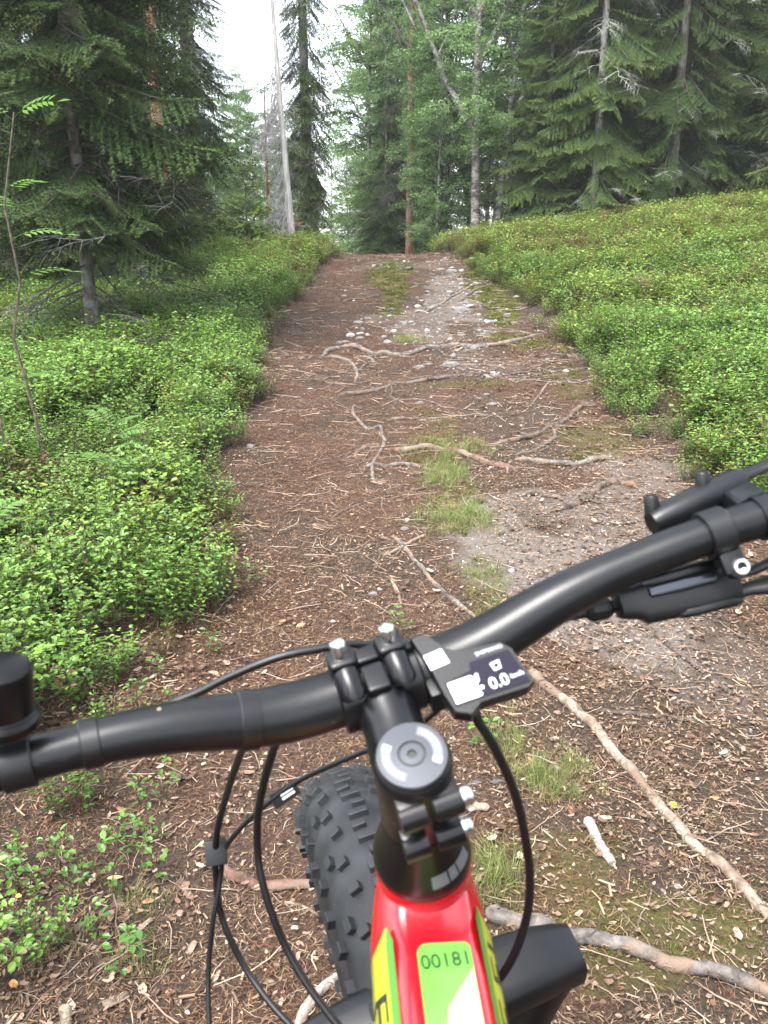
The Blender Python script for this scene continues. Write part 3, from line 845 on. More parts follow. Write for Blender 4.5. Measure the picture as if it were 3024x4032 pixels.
fields = [(-3.2, -.45, 1.0, 5.2, 180), (1.1, 4.2, 2.4, 5.6, 180), (-7, -.5, 4.8, 13.6, 95), (.8, 9.5, 5.2, 15, 95), (-12, -.5, 13, 24, 28), (.6, 14, 14, 26, 26), (-9, -3.2, 0, 5, 30), (4.2, 9, 0, 5.6, 35)]
for fi, (x0, x1, y0, y1, dens) in enumerate(fields):
    n = int((x1 - x0) * (y1 - y0) * dens)
    x, y = field(n, x0, x1, y0, y1)
    k, edge, tone, spots = plant(x, y)
    x, y, edge, tone, spots = x[k], y[k], edge[k], tone[k], spots[k]
    # keep clear of the view of the near trunk foot
    z = gz(x, y)
    hs = np.clip(.50 + edge * 1.5, .5, 1.05) * ru.uniform(.8, 1.2, len(x)) * (1 + .45 * spots) * .93 * (1.0 if y0 < 13 else 1.15)
    cls = np.where(tone + ru.normal(0, .22, len(x)) > .80, 2, 1)
    cls = np.where((fbm(x, y, 1.3, 61, 3) + ru.normal(0, .15, len(x)) + np.clip((y - 8) / 22, 0, .25) > .42) | ((edge < .12) & (ru.random(len(x)) < .5)), 3, cls)
    cls = np.where((x < 0) & (y < 2.3) & (edge < .3) & (ru.random(len(x)) < .35), 4, cls)
    for c in (1, 2, 3, 4):
        s = cls == c
        pts[c].append(np.stack([x[s], y[s], z[s], hs[s]], 1))
for c, nm, ps, lab in ((1, 'bilberry_bushes', P_B1, 'fresh green bilberry bushes covering both sides of the path'), (2, 'bilberry_bushes', P_B2, 'lime green bilberry bushes near the crest'),
                       (3, 'bilberry_bushes', P_B3, 'olive and reddish bilberry bushes along the path edges'), (4, 'bilberry_bushes', P_B4, 'sparse low bilberry sprigs at the near left')):
    a = np.concatenate(pts[c])
    n = len(a)
    rot = np.stack([ru.normal(0, .14, n), ru.normal(0, .14, n), ru.uniform(0, 2 * PI, n)], 1)
    w = a[:, 3] * ru.uniform(.9, 1.25, n)
    o = scatter(nm, scatter_group('bilberry', ps), len(ps), a[:, :3], rot, np.stack([w, w, a[:, 3]], 1), ru)
    tag(o, lab, 'bushes', kind='stuff')

# ------------------------------------------------------------------ grass, moss, litter
def grass_tuft(seed, n, h, spread, c0, c1, w=.0019):
    r = random.Random(seed); mb = MB()
    for i in range(n):
        a = r.uniform(0, 2 * PI); b = Vector((math.cos(a), math.sin(a), 0)) * spread * math.sqrt(r.random())
        lean = r.uniform(.2, 1.1); an = a + r.uniform(-.8, .8); hh = h * r.uniform(.5, 1.1)
        d = Vector((math.cos(an), math.sin(an), 0)); s = Vector((-d.y, d.x, 0)) * w * .5
        p1 = b + d * hh * lean * .25 + Vector((0, 0, hh * .6)); p2 = b + d * hh * lean * .8 + Vector((0, 0, hh * (1 - lean * .25)))
        col = vary(lerp3(c0, c1, r.random()), r, .2)
        mb.add([b - s, b + s, p1 + s * .8, p1 - s * .8, p2], [(0, 1, 2, 3), (3, 2, 4)], col)
    return mb
P_GR = [proto('grass_tuft', grass_tuft(s, 26, .10, .040, (.085, .125, .03), (.21, .26, .08)), M['grass']) for s in range(3)] + [proto('grass_tuft', grass_tuft(9, 36, .08, .04, (.16, .15, .06), (.30, .27, .13)), M['grass'])]
P_MO = [proto('moss_tuft', grass_tuft(20 + s, 70, .014, .045, (.045, .055, .012), (.15, .16, .035), .0035), M['grass']) for s in range(3)]
G_GR, G_MO = scatter_group('grass', P_GR), scatter_group('moss', P_MO)
def patch(n, cx, cy, rx, ry):
    a = ru.uniform(0, 2 * PI, n); q = np.sqrt(ru.random(n)) * np.clip(ru.normal(.85, .25, n), .2, 1.3)
    return cx + rx * q * np.cos(a), cy + ry * q * np.sin(a)
for (n, cx, cy, rx, ry, h, lab) in ((80, .36, 4.08, .22, .22, .6, 'green grass growing around the thick reddish root'), (70, .29, 3.72, .12, .20, .6, 'thin grass strip between the two grass patches'), (85, .30, 3.25, .17, .23, .65, 'brightest grass tuft in the middle of the path'),
                                  (26, .31, 1.80, .07, .14, .6, 'grass tufts by the front brake cable'), (18, .36, 1.66, .06, .08, .55, 'small grass tuft left of the bleached stick'), (24, .22, 1.36, .06, .10, .6, 'pale grass right of the head tube'),
                                  (12, -.50, 1.28, .12, .12, .6, 'thin dry grass in the leaf litter at the lower left'), (46, .20, 6.85, .16, .24, .7, 'low grass and sprigs behind the stepped root'), (50, .36, 2.65, .10, .25, .4, 'sparse grass along the grey root'), (40, .43, 1.70, .1, .12, .4, 'short grass beside the barkless branch')):
    x, y = patch(n, cx, cy, rx, ry)
    rot = np.stack([ru.normal(0, .2, n), ru.normal(0, .2, n), ru.uniform(0, 2 * PI, n)], 1)
    o = scatter('grass', G_GR, 4, np.stack([x, y, gz(x, y)], 1), rot, h * ru.uniform(.6, 1.15, n), ru)
    tag(o, lab, 'grass', kind='stuff')
x, y = field(26000, -.9, 2.0, 1.0, 12.5)
k = ru.random(len(x)) < moss_mask(x, y) ** 1.6 * .55
x, y = x[k], y[k]; n = len(x)
tag(scatter('moss', G_MO, 3, np.stack([x, y, gz(x, y) - .002], 1), np.stack([ru.normal(0, .2, n), ru.normal(0, .2, n), ru.uniform(0, 6.3, n)], 1), ru.uniform(.6, 1.3, n) * np.clip(.6 + y * .06, .6, 1.3), ru), 'yellowish moss cushions on the path', 'moss', kind='stuff')

def needle_clump(seed, n, rad, ln0, ln1, w, cols):
    r = random.Random(seed); mb = MB()
    for i in range(n):
        a = r.uniform(0, 2 * PI); p = Vector((r.uniform(-rad, rad), r.uniform(-rad, rad), r.uniform(.001, .007)))
        ln = r.uniform(ln0, ln1); d = Vector((math.cos(a), math.sin(a), r.uniform(-.25, .25))); s = Vector((-d.y, d.x, 0)) * w * .5 * r.uniform(.6, 1.4)
        bend = Vector((-d.y, d.x, 0)) * ln * r.uniform(-.2, .2) + Vector((0, 0, ln * .10))
        q = p + d * ln * .5 + bend; e = p + d * ln
        mb.add([p - s, p + s, q + s, q - s, e + s * .5, e - s * .5], [(0, 1, 2, 3), (3, 2, 4, 5)], vary(cols[r.randrange(len(cols))], r, .3))
    return mb
def flake(seed, n, rad, s0, s1, cols):
    """curled leaf scraps and bark flakes"""
    r = random.Random(seed); mb = MB()
    for i in range(n):
        c = Vector((r.uniform(-rad, rad), r.uniform(-rad, rad), r.uniform(.003, .010))); a = r.uniform(0, 6.28)
        ln = r.uniform(s0, s1); wd = ln * r.uniform(.35, .75); d = Vector((math.cos(a), math.sin(a), r.uniform(-.2, .2))); s = Vector((-d.y, d.x, r.uniform(-.25, .25)))
        cu = ln * r.uniform(.0, .22); k = 7
        ring = []
        for j in range(k):
            an = 2 * PI * j / k; rr = r.uniform(.65, 1.05)
            ring.append(c + d * ln * .5 * math.cos(an) * rr + s * wd * .5 * math.sin(an) * rr + Vector((0, 0, cu * abs(math.cos(an)) * rr)))
        mb.add([c] + ring, [(0, j + 1, (j + 1) % k + 1) for j in range(k)], vary(cols[r.randrange(len(cols))], r, .3))
    return mb
TAN = [(0.177, 0.123, 0.069), (0.131, 0.084, 0.048), (0.236, 0.180, 0.110), (0.072, 0.042, 0.025), (0.098, 0.060, 0.034), (0.052, 0.032, 0.021), (0.066, 0.042, 0.028)]
RED = [(0.086, 0.039, 0.021), (0.062, 0.029, 0.017), (0.124, 0.064, 0.035), (0.041, 0.020, 0.013), (0.172, 0.105, 0.061)]
LEAFC = [(0.136, 0.086, 0.059), (0.192, 0.132, 0.094), (0.088, 0.054, 0.037), (0.248, 0.180, 0.132), (0.120, 0.080, 0.062)]
P_N1 = [proto('needles_tan', needle_clump(s, 16, .045, .007, .020, .0012, TAN), M['dry']) for s in range(6)]
P_N2 = [proto('needles_red', needle_clump(10 + s, 16, .045, .009, .026, .0011, RED), M['dry']) for s in range(6)]
P_FL = [proto('bark_flakes', flake(20 + s, 5, .06, .006, .020, TAN + LEAFC), M['dry']) for s in range(5)]
P_LF = [proto('leaf_scraps', flake(30 + s, 3, .05, .018, .042, LEAFC), M['dry']) for s in range(6)]
def chip_clump(seed, n, rad):
    r = random.Random(seed); mb = MB()
    for i in range(n):
        a = r.uniform(0, 6.28); ln = r.uniform(.010, .030); w = r.uniform(.0016, .0040)
        d = Vector((math.cos(a), math.sin(a), r.uniform(-.12, .12))); s = Vector((-d.y, d.x, 0))
        mb.rbox((r.uniform(-rad, rad), r.uniform(-rad, rad), r.uniform(.002, .007)), (d, s, d.cross(s)), (ln * .5, w * .5, w * .3), 0, 0, vary((.32, .24, .16) if r.random() < .5 else (.19, .125, .08), r, .25))
    return mb
P_CH = [proto('wood_chips', chip_clump(s, 4, .06), M['dry']) for s in range(5)]
def pebble(seed, sub=1, flat=.6):
    rr = random.Random(seed); bm = bmesh.new(); bmesh.ops.create_icosphere(bm, subdivisions=sub, radius=1)
    ax = Vector((rr.uniform(.8, 1.25), rr.uniform(.7, 1), flat * rr.uniform(.7, 1.2)))
    for v in bm.verts:
        k = 1 + rr.uniform(-.20, .20); v.co = Vector((v.co.x * ax.x * k, v.co.y * ax.y * k, v.co.z * ax.z * k))
    mb = MB(); bm.verts.index_update(); mb.add([v.co for v in bm.verts], [[v.index for v in f.verts] for f in bm.faces])
    bm.free(); return mb
def twig_clump(seed):
    r = random.Random(seed); mb = MB()
    for i in range(2):
        p = Vector((r.uniform(-.05, .05), r.uniform(-.05, .05), .003)); a = r.uniform(0, 6.28); n = 4; ln = r.uniform(.03, .11); rad = r.uniform(.0007, .0018)
        c = vary(((.20, .15, .115), (.11, .075, .055), (.27, .215, .17), (.07, .05, .04))[r.randrange(4)], r, .25)
        for j in range(n):
            a += r.uniform(-.45, .45); q = p + Vector((math.cos(a), math.sin(a), r.uniform(-.06, .08))) * ln / n
            stick(mb, p, q, rad * (1 - j / n * .5), rad * (1 - (j + 1) / n * .5), c); p = q
    return mb
P_TW = [proto('thin_twigs', twig_clump(s), M['dry']) for s in range(8)]
P_PB = [proto('pebble', pebble(s), M[('stone', 'stone_white', 'stone')[s % 3]]) for s in range(6)]
G_N1, G_N2, G_FL, G_LF, G_CH, G_PB = (scatter_group(n_, p_) for n_, p_ in (('needles', P_N1), ('needles_red', P_N2), ('flakes', P_FL), ('leaves', P_LF), ('chips', P_CH), ('pebbles', P_PB)))
def litter(name, ng, npr, zones, keepf, smin, smax, lab, cat, dz=.001):
    P_, S_ = [], []
    for (n, x0, x1, y0, y1, sc) in zones:
        x, y = field(n, x0, x1, y0, y1); k = ru.random(n) < keepf(x, y)
        x, y = x[k], y[k]; P_.append(np.stack([x, y, gz(x, y) + dz], 1)); S_.append(sc * ru.uniform(smin, smax, len(x)))
    P_, S_ = np.concatenate(P_), np.concatenate(S_); n = len(P_)
    tag(scatter(name, ng, npr, P_, np.stack([ru.normal(0, .12, n) + 0, ru.normal(0, .12, n) + .10, ru.uniform(0, 6.3, n)], 1), S_, ru), lab, cat, kind='stuff')
inl = lambda x, y, m=.15: ((x > xl(y) - m) & (x < xr(y) + m)).astype(float)
right_ = lambda x: 1 / (1 + np.exp(-(x - .35) / .15))
Z4 = lambda a, b, c, d: [(a, -1.1, 1.9, .95, 2.4, 1), (b, -1.1, 1.9, 2.4, 4.2, 1.1), (c, -1.2, 1.7, 4.2, 7.5, 1.35), (d, -1.2, 1.6, 7.5, 12.3, 1.8)]
litter('needle_litter', G_N1, 6, Z4(5600, 5200, 4200, 2600), lambda x, y: inl(x, y, .35) * (1 - .75 * sand_mask(x, y)) * (1 - .6 * moss_mask(x, y)) * np.clip(.7 + .9 * fbm(x, y, 3, 71, 2), .15, 1) * np.clip(1.15 - .12 * y, .25, 1), .7, 1.3, 'pale dry needles and bits strewn over the path', 'litter')
litter('needle_litter', G_N2, 6, Z4(7000, 8000, 8000, 5000), lambda x, y: inl(x, y, .35) * (1 - .8 * sand_mask(x, y)) * (1 - .55 * right_(x)) * np.clip(.7 + .9 * fbm(x, y, 2.5, 81, 2), .1, 1), .7, 1.3, 'red brown needles covering the left half of the path', 'litter')
litter('bark_litter', G_FL, 5, Z4(5200, 4800, 3200, 1600), lambda x, y: inl(x, y, .3) * (1 - .5 * moss_mask(x, y)) * np.clip(.55 + .6 * right_(x) + .8 * fbm(x, y, 3, 91, 2), .1, 1), .6, 1.2, 'small bark and leaf scraps on the path', 'litter')
litter('wood_chips', G_CH, 5, Z4(1500, 700, 150, 50), lambda x, y: inl(x, y, .1) * np.clip(.4 + 1.2 * fbm(x, y, 2, 95, 2) - .35 * sand_mask(x, y), .04, 1), .6, 1.3, 'light wood chips scattered in the litter', 'chips')
litter('leaf_litter', G_LF, 6, [(2600, -1.2, 1.9, .95, 2.4, .75), (2600, -1.0, 2.2, 2.4, 4.4, .85), (900, .2, 1.9, 4.4, 7, .95)], lambda x, y: np.clip(np.maximum(right_(x - .25) * inl(x, y, .6), ((x < -.28) & (y < 2.3)) * .9 * np.clip((-.2 - x) * 3, 0, 1)) * (1 - .5 * moss_mask(x, y)) * np.clip(.6 + 1.1 * fbm(x, y, 2.2, 97, 2), .08, 1), 0, 1), .6, 1.3, 'dry brown leaf litter beside the path', 'leaves', .002)
G_TW = scatter_group('twigs', P_TW)
litter('twig_litter', G_TW, 8, Z4(1500, 1900, 1700, 900), lambda x, y: inl(x, y, .2) * np.clip(.45 + 1.1 * fbm(x, y, 2.4, 111, 2) + .25 * right_(x), .05, 1), .7, 1.5, 'thin dark and pale twigs strewn across the path', 'twigs', .002)
litter('pebbles', G_PB, 6, [(6000, -.3, 1.8, 1.4, 4.4, .0038), (2200, -.4, 1.5, 4.4, 7.5, .007), (1300, -.6, 1.3, 7.0, 12.2, .011)], lambda x, y: inl(x, y, .0) * np.clip(sand_mask(x, y) * .75 + .03, 0, 1), .5, 1.7, 'small pebbles on the gravelly parts of the path', 'pebbles', .001)

# ------------------------------------------------------------------ roots and fallen branches: (kind, label, radius, course over the ground)
ROOTS = [
    ('root', 'thick gnarled root stepping across the path below the white stones', 0.0245, [(-0.57, 5.892), (-0.471, 6.357), (-0.415, 6.583), (-0.254, 6.637), (-0.105, 6.464), (0.002, 6.411), (0.174, 6.357), (0.353, 6.443), (0.535, 6.497), (0.753, 6.53), (1.03, 6.703), (1.216, 6.941), (1.381, 7.094)]),
    ('root', 'bent root forking under the white stones and curling down the path', 0.0167, [(-0.469, 6.324), (-0.343, 6.248), (-0.232, 6.043), (-0.182, 5.687), (-0.197, 5.481)]),
    ('root', 'pale root looping from the stone step to the right of its fork', 0.0136, [(-0.245, 6.389), (-0.137, 6.292), (-0.08, 6.162), (-0.131, 6.011), (-0.176, 5.806)]),
    ('root', 'mossy root crossing the middle of the path under the flat stone', 0.0181, [(-0.324, 5.308), (-0.189, 5.255), (-0.001, 5.341), (0.119, 5.427), (0.304, 5.492), (0.514, 5.622), (0.701, 5.752)]),
    ('root', 'thin root running right from the mossy root to the bushes', 0.0094, [(0.547, 5.308), (0.687, 5.492), (0.878, 5.655), (1.162, 5.827)]),
    ('root', 'long low root lying straight across the bare brown earth', 0.0120, [(0.028, 4.715), (0.131, 4.703), (0.333, 4.747), (0.667, 4.747)]),
    ('root', 'winding root wandering down the middle of the path', 0.0124, [(-0.174, 5.244), (-0.185, 4.866), (-0.101, 4.531), (-0.024, 4.563), (-0.011, 4.368), (0.001, 4.206), (-0.049, 3.947), (-0.053, 3.753), (-0.02, 3.613)]),
    ('root', 'short root on the right slope among the pale chips', 0.0087, [(0.882, 4.92), (0.985, 5.19), (1.087, 5.427)]),
    ('root', 'dark root arching out from beneath the right bushes', 0.0178, [(0.523, 4.185), (0.678, 4.271), (0.784, 4.325), (0.913, 4.488), (0.959, 4.531), (1.151, 4.822), (1.31, 4.973)]),
    ('root', 'mossy root looping below the dark arched root', 0.0142, [(0.917, 4.445), (0.907, 4.325), (0.817, 4.164), (0.715, 4.044), (0.639, 4.002)]),
    ('root', 'thick reddish root passing through the grass patch', 0.0197, [(-0.001, 4.152), (0.092, 4.088), (0.234, 4.131), (0.369, 4.055), (0.473, 3.947), (0.573, 3.85), (0.676, 3.871)]),
    ('root', 'thick pale root reaching from the grass patch to the right bushes', 0.0190, [(0.623, 3.969), (0.767, 3.947), (0.893, 3.904), (1.015, 3.947), (1.165, 4.002)]),
    ('root', 'short reddish root left of the grass patch', 0.0154, [(-0.148, 4.022), (-0.094, 4.164), (-0.023, 4.164)]),
    ('root', 'pale flat root just below the winding root', 0.0134, [(-0.108, 3.817), (-0.055, 3.882), (0.001, 3.882), (0.1, 3.915), (0.189, 3.904)]),
    ('root', 'thin root at the lower end of the grass patch', 0.0084, [(0.092, 3.558), (0.196, 3.59), (0.292, 3.633), (0.323, 3.601)]),
    ('root', 'curved brown root beside the sandy patch', 0.0175, [(0.684, 3.31), (0.782, 3.364), (0.877, 3.44), (0.945, 3.558), (1.04, 3.644), (1.095, 3.58), (1.152, 3.526)]),
    ('root', 'short dark root end sticking out above the curved brown root', 0.0132, [(0.593, 3.472), (0.687, 3.494), (0.758, 3.494)]),
    ('root', 'long grey root trailing down the path behind the handlebar', 0.0099, [(0.017, 3.125), (0.061, 3.008), (0.11, 2.867), (0.147, 2.758), (0.203, 2.618), (0.258, 2.521), (0.31, 2.445)]),
    ('root', 'thin light root running left from the grass patch', 0.0060, [(-0.235, 3.234), (-0.164, 3.342), (-0.059, 3.45), (0.062, 3.526)]),
    ('root', 'thin dark root across the path near its crest', 0.0146, [(0.611, 8.658), (0.743, 8.844), (0.881, 9.042), (1.0, 9.251), (1.111, 9.35)]),
    ('root', 'pale root slanting over the stony part of the path', 0.0167, [(0.355, 7.912), (0.465, 8.12), (0.62, 8.449), (0.764, 8.8), (1.05, 9.251), (1.244, 9.373)]),
    ('root', 'thin root lying across the left half of the upper path', 0.0142, [(-0.437, 8.548), (-0.278, 8.636), (-0.14, 8.756), (-0.045, 8.822)]),
    ('root', 'root along the mossy right edge near the crest', 0.0146, [(0.695, 8.23), (0.902, 8.756), (1.076, 9.042), (1.207, 9.23)]),
    ('branch', 'long barkless branch lying beside the bicycle on the right', 0.0133, [(0.422, 2.131), (0.449, 2.068), (0.496, 1.981), (0.534, 1.905), (0.558, 1.807), (0.581, 1.722), (0.61, 1.635), (0.644, 1.527), (0.682, 1.441), (0.714, 1.374), (0.742, 1.288)]),
    ('branch', 'thick weathered grey branch lying across the lower right corner', 0.0153, [(0.202, 1.278), (0.218, 1.267), (0.268, 1.256), (0.32, 1.236), (0.373, 1.225), (0.424, 1.224), (0.499, 1.191), (0.579, 1.179), (0.681, 1.148)]),
    ('branch', 'dark thin stick on the grey earth under the shifter', 0.0081, [(0.796, 2.381), (0.841, 2.293), (0.885, 2.175), (0.923, 2.078), (0.949, 2.013)]),
    ('branch', 'dark crooked stick beside the barkless branch', 0.0061, [(0.563, 1.949), (0.612, 1.947), (0.727, 1.926), (0.841, 1.905)]),
    ('branch', 'forked thin stick left of the long grey root', 0.0070, [(-0.001, 2.888), (0.069, 2.965), (0.162, 3.072)]),
    ('branch', 'small brown stick below the forked stick', 0.0063, [(0.024, 2.716), (0.046, 2.618), (0.057, 2.532)]),
    ('branch', 'short bleached stick on the moss beside the front brake cable', 0.0108, [(0.442, 1.526), (0.454, 1.473), (0.467, 1.408)]),
    ('branch', 'broken reddish branch ending under the front tyre', 0.0111, [(-0.332, 1.407), (-0.309, 1.396), (-0.284, 1.385), (-0.23, 1.365), (-0.152, 1.364), (-0.119, 1.363)]),
    ('branch', 'white bleached stick behind the tyre at the bottom edge', 0.0095, [(-0.145, 1.062), (-0.119, 1.114), (-0.081, 1.158)]),
    ('branch', 'flat split wood piece left of the cables', 0.0105, [(-0.482, 1.117), (-0.45, 1.147)]),
    ('branch', 'broken stub of pale wood at the bottom edge', 0.0100, [(-0.546, 1.105), (-0.526, 1.062)]),
    ('branch', 'pale wood splinter between the cables and the tyre', 0.0069, [(-0.362, 1.223), (-0.353, 1.246)]),
    ('branch', 'light wood splinter under the curved cables', 0.0073, [(-0.216, 1.159), (-0.193, 1.147)]),
    ('branch', 'narrow grey wood splinter in the leaf litter on the left', 0.0062, [(-0.471, 1.266), (-0.448, 1.299)]),
    ('branch', 'broken brown stick end right of the stem bolts', 0.0103, [(0.17, 1.58), (0.196, 1.571), (0.23, 1.559)]),
    ('branch', 'long dry twig in the litter at the lower left', 0.0026, [(-0.591, 1.149), (-0.574, 1.19), (-0.572, 1.245), (-0.571, 1.32)]),
    ('branch', 'thin pale twig across the litter at the far left', 0.0026, [(-0.71, 1.266), (-0.65, 1.255), (-0.547, 1.234)]),
    ('branch', 'pale thin twig under the rightmost cables', 0.0027, [(-0.199, 1.332), (-0.162, 1.32), (-0.114, 1.289)]),
]
def smooth_course(pts, per=7):
    P_ = [Vector((p[0], p[1], 0)) for p in pts]; out = []
    for i in range(len(P_) - 1):
        p0 = P_[max(i - 1, 0)]; p1 = P_[i]; p2 = P_[i + 1]; p3 = P_[min(i + 2, len(P_) - 1)]
        for k in range(per):
            t = k / per
            out.append(.5 * ((2 * p1) + (-p0 + p2) * t + (2 * p0 - 5 * p1 + 4 * p2 - p3) * t * t + (-p0 + 3 * p1 - 3 * p2 + p3) * t ** 3))
    out.append(P_[-1]); return out
for i_, (kind, label, rad, course) in enumerate(ROOTS):
    r_ = random.Random(i_ * 7 + 3)
    cs = smooth_course(course)
    n = len(cs)
    ph = r_.uniform(0, 6)
    sink = .5 if kind == 'root' else .66
    far_ = cs[n // 2].y
    c0 = Vector((cs[n // 2].x, cs[n // 2].y, gz1(cs[n // 2].x, cs[n // 2].y)))
    pts_, rr_ = [], []
    zs_ = [gz1(p.x, p.y) for p in cs]
    for it in range(2): zs_ = [(zs_[max(j - 1, 0)] + zs_[j] * 2 + zs_[min(j + 1, n - 1)]) / 4 for j in range(n)]
    for j, p in enumerate(cs):
        t = j / (n - 1)
        ends = min(t, 1 - t)
        taper = (.45 + .55 * min(ends * 7, 1)) if kind == 'root' else (.85 + .15 * min(ends * 20, 1))
        if kind == 'branch': taper *= 1.06 - .18 * t
        q = rad * (.82 if kind == 'root' else 1) * taper * (1 + (.10 if kind == 'root' else .05) * math.sin(j * .9 + ph) + r_.uniform(-.06, .06))
        dive = rad * 1.6 * max(0, 1 - ends * 9) if kind == 'root' else 0
        wob = rad * (.30 if kind == 'root' else .12)
        pts_.append((p.x + r_.uniform(-wob, wob) - c0.x, p.y + r_.uniform(-wob, wob) - c0.y, zs_[j] + q * sink - dive + rad * .25 * math.sin(j * .55 + ph) - c0.z)); rr_.append(q)
    mb = MB(); mb.tube(pts_, rr_, 10 if 'splinter' not in label and 'piece' not in label else 5, squash=1.0 if 'splinter' not in label and 'piece' not in label else .4)
    if kind == 'root':      # side shoots that leave the main root and sink into the soil
        for s_ in range(5 if n > 40 else 3 if n > 20 else 1):
            j = r_.randrange(3, max(n - 3, 4)); b = Vector(pts_[j]); a = r_.uniform(0, 6.28); ln = rad * r_.uniform(7, 20)
            m2 = b + Vector((math.cos(a), math.sin(a), 0)) * ln * .5; e2 = b + Vector((math.cos(a + .5), math.sin(a + .5), 0)) * ln
            for q_ in (m2, e2): q_.z = gz1(q_.x + c0.x, q_.y + c0.y) - c0.z
            e2.z -= rad * .5
            mb.tube([b, m2, e2], [rr_[j] * r_.uniform(.3, .6), rr_[j] * .28, rr_[j] * .14], 7)
    lab = label
    if kind == 'root':
        m_ = M['root_red'] if 'reddish' in label else (M['root_grey'] if ('pale' in label or 'grey' in label or 'stepping' in label or 'forking' in label or 'winding' in label) else M['root'])
    else:
        m_ = M['wood_white'] if ('white' in label or 'bleached' in label) else M['root_grey'] if ('weathered' in label) else M['root_red'] if 'reddish' in label else M['twig_bark'] if 'dark' in label else M['wood_pale']
    nm = 'tree_root' if kind == 'root' else ('wood_splinter' if 'splinter' in label or 'wood piece' in label or 'stub' in label else 'stick' if ('stick' in label or 'twig' in label) else 'fallen_branch')
    o = mb.build(nm, m_, None, None, c0, sharp=60)
    tag(o, label, 'root' if kind == 'root' else 'stick' if nm != 'fallen_branch' else 'branch', kind='thing')

rt_ = random.Random(31)
for i_ in range(26):
    x, y = rt_.uniform(-.45, 1.1), rt_.choice((rt_.uniform(3.6, 6.2), rt_.uniform(5.0, 9.2)))
    a = rt_.choice((0, PI)) + rt_.gauss(0, .55); n = 9; ln = rt_.uniform(.25, .85); rad = rt_.uniform(.0028, .0062) * (1 + y * .05)
    pts_, rr2 = [], []
    c0 = Vector((x, y, gz1(x, y)))
    for j in range(n):
        e = min(j, n - 1 - j) / (n - 1)
        pts_.append((x - c0.x, y - c0.y, gz1(x, y) - c0.z + rad * (.45 - 1.8 * max(0, .12 - e) / .12))); rr2.append(rad * (.4 + .6 * min(e * 5, 1)))
        a += rt_.gauss(0, .30); x += math.cos(a) * ln / n; y += math.sin(a) * ln / n
    mb = MB(); mb.tube(pts_, rr2, 7)
    j = rt_.randrange(3, 6); b = Vector(pts_[j]); an = a + rt_.choice((-1, 1)) * .8; e2 = b + Vector((math.cos(an), math.sin(an), 0)) * ln * .35; e2.z = gz1(e2.x + c0.x, e2.y + c0.y) - c0.z - rad * .3
    mb.tube([b, b.lerp(e2, .5) + Vector((0, 0, rad * .4)), e2], [rad * .6, rad * .45, rad * .2], 6)
    tag(mb.build('tree_root', M['root' if rt_.random() < .6 else 'root_grey'], None, None, c0, sharp=60), 'thin dark root of the fine network crossing the path between the thick roots', 'root', 'thin roots crossing the path', 'thing')

# ------------------------------------------------------------------ stones one can pick out
def stone_mesh(name, seed, m, flat):
    rr = random.Random(seed); bm = bmesh.new(); bmesh.ops.create_icosphere(bm, subdivisions=2, radius=1)
    # chop the ball with random planes so it has facets
    for k in range(9):
        d = Vector((rr.uniform(-1, 1), rr.uniform(-1, 1), rr.uniform(-1, 1))).normalized(); c = rr.uniform(.62, .85)
        for v in bm.verts:
            e = v.co.dot(d) - c
            if e > 0: v.co -= d * e
    for v in bm.verts: v.co.z *= flat; v.co += Vector((rr.uniform(-.03, .03), rr.uniform(-.03, .03), 0))
    mb = MB(); bm.verts.index_update(); mb.add([v.co for v in bm.verts], [[v.index for v in f.verts] for f in bm.faces]); bm.free()
    return mb.mesh(name, m, True, 24)
STONES = {(c, i): stone_mesh('stone', 11 * i + k, M[c], (.62, .42, .5, .7)[i]) for k, c in enumerate(('stone', 'stone_white', 'stone_dark')) for i in range(4)}
def stone(x, y, s, c, i, label, group=None, rot=0.0, asp=1.0):
    o = link('stone', STONES[(c, i)], None, (x, y, gz1(x, y) + s * .12)); o.scale = (s, s * asp, s); o.rotation_euler = (random.Random(int(x * 999)).uniform(-.2, .2), 0, rot)
    return tag(o, label, 'stone', group)
stone(-0.283, 7.028, 0.042, 'stone_white', 0, 'rounded white stone, whitest of the cluster beside the stepped root', asp=1, rot=-0.28)
stone(-0.204, 7.093, 0.043, 'stone_white', 1, 'white stone with a dark underside in the cluster beside the stepped root', asp=1, rot=0.08)
stone(-0.136, 7.061, 0.025, 'stone_white', 2, 'small white stone at the right end of the cluster beside the stepped root', asp=1, rot=-0.30)
stone(-0.315, 6.800, 0.041, 'stone', 1, 'flat white topped stone under the cluster and touching the stepped root', asp=1, rot=-0.08)
stone(-0.358, 6.757, 0.031, 'stone', 3, 'grey stone just left of the cluster where the stepped root begins', asp=1, rot=0.07)
stone(-0.201, 6.942, 0.042, 'stone', 1, 'pale flat slab lying in front of the white cluster', asp=0.6, rot=0.28)
stone(-0.229, 7.584, 0.049, 'stone', 0, 'grey angular stone above the white cluster', asp=1, rot=-0.27)
stone(-0.185, 7.344, 0.032, 'stone', 3, 'pinkish grey stone between the angular stone and the cluster', asp=1, rot=-0.15)
stone(-0.158, 7.802, 0.039, 'stone', 1, 'flat grey stone above the angular grey stone', asp=0.8, rot=-0.09)
stone(0.077, 8.098, 0.040, 'stone_dark', 0, 'black stone in the middle of the upper path', asp=1, rot=-0.09)
stone(0.048, 7.890, 0.029, 'stone_white', 1, 'white flat stone touching the black stone', asp=1, rot=0.06)
stone(0.426, 8.131, 0.046, 'stone', 1, 'blue grey flat slab on the middle of the stony stretch', asp=1, rot=0.13)
stone(0.482, 8.252, 0.034, 'stone', 1, 'blue grey slab leaning on another slab on the stony stretch', asp=1, rot=-0.14)
stone(0.697, 7.956, 0.105, 'stone', 1, 'long flat ledge stone on the right half of the stony stretch', asp=0.45, rot=0.07)
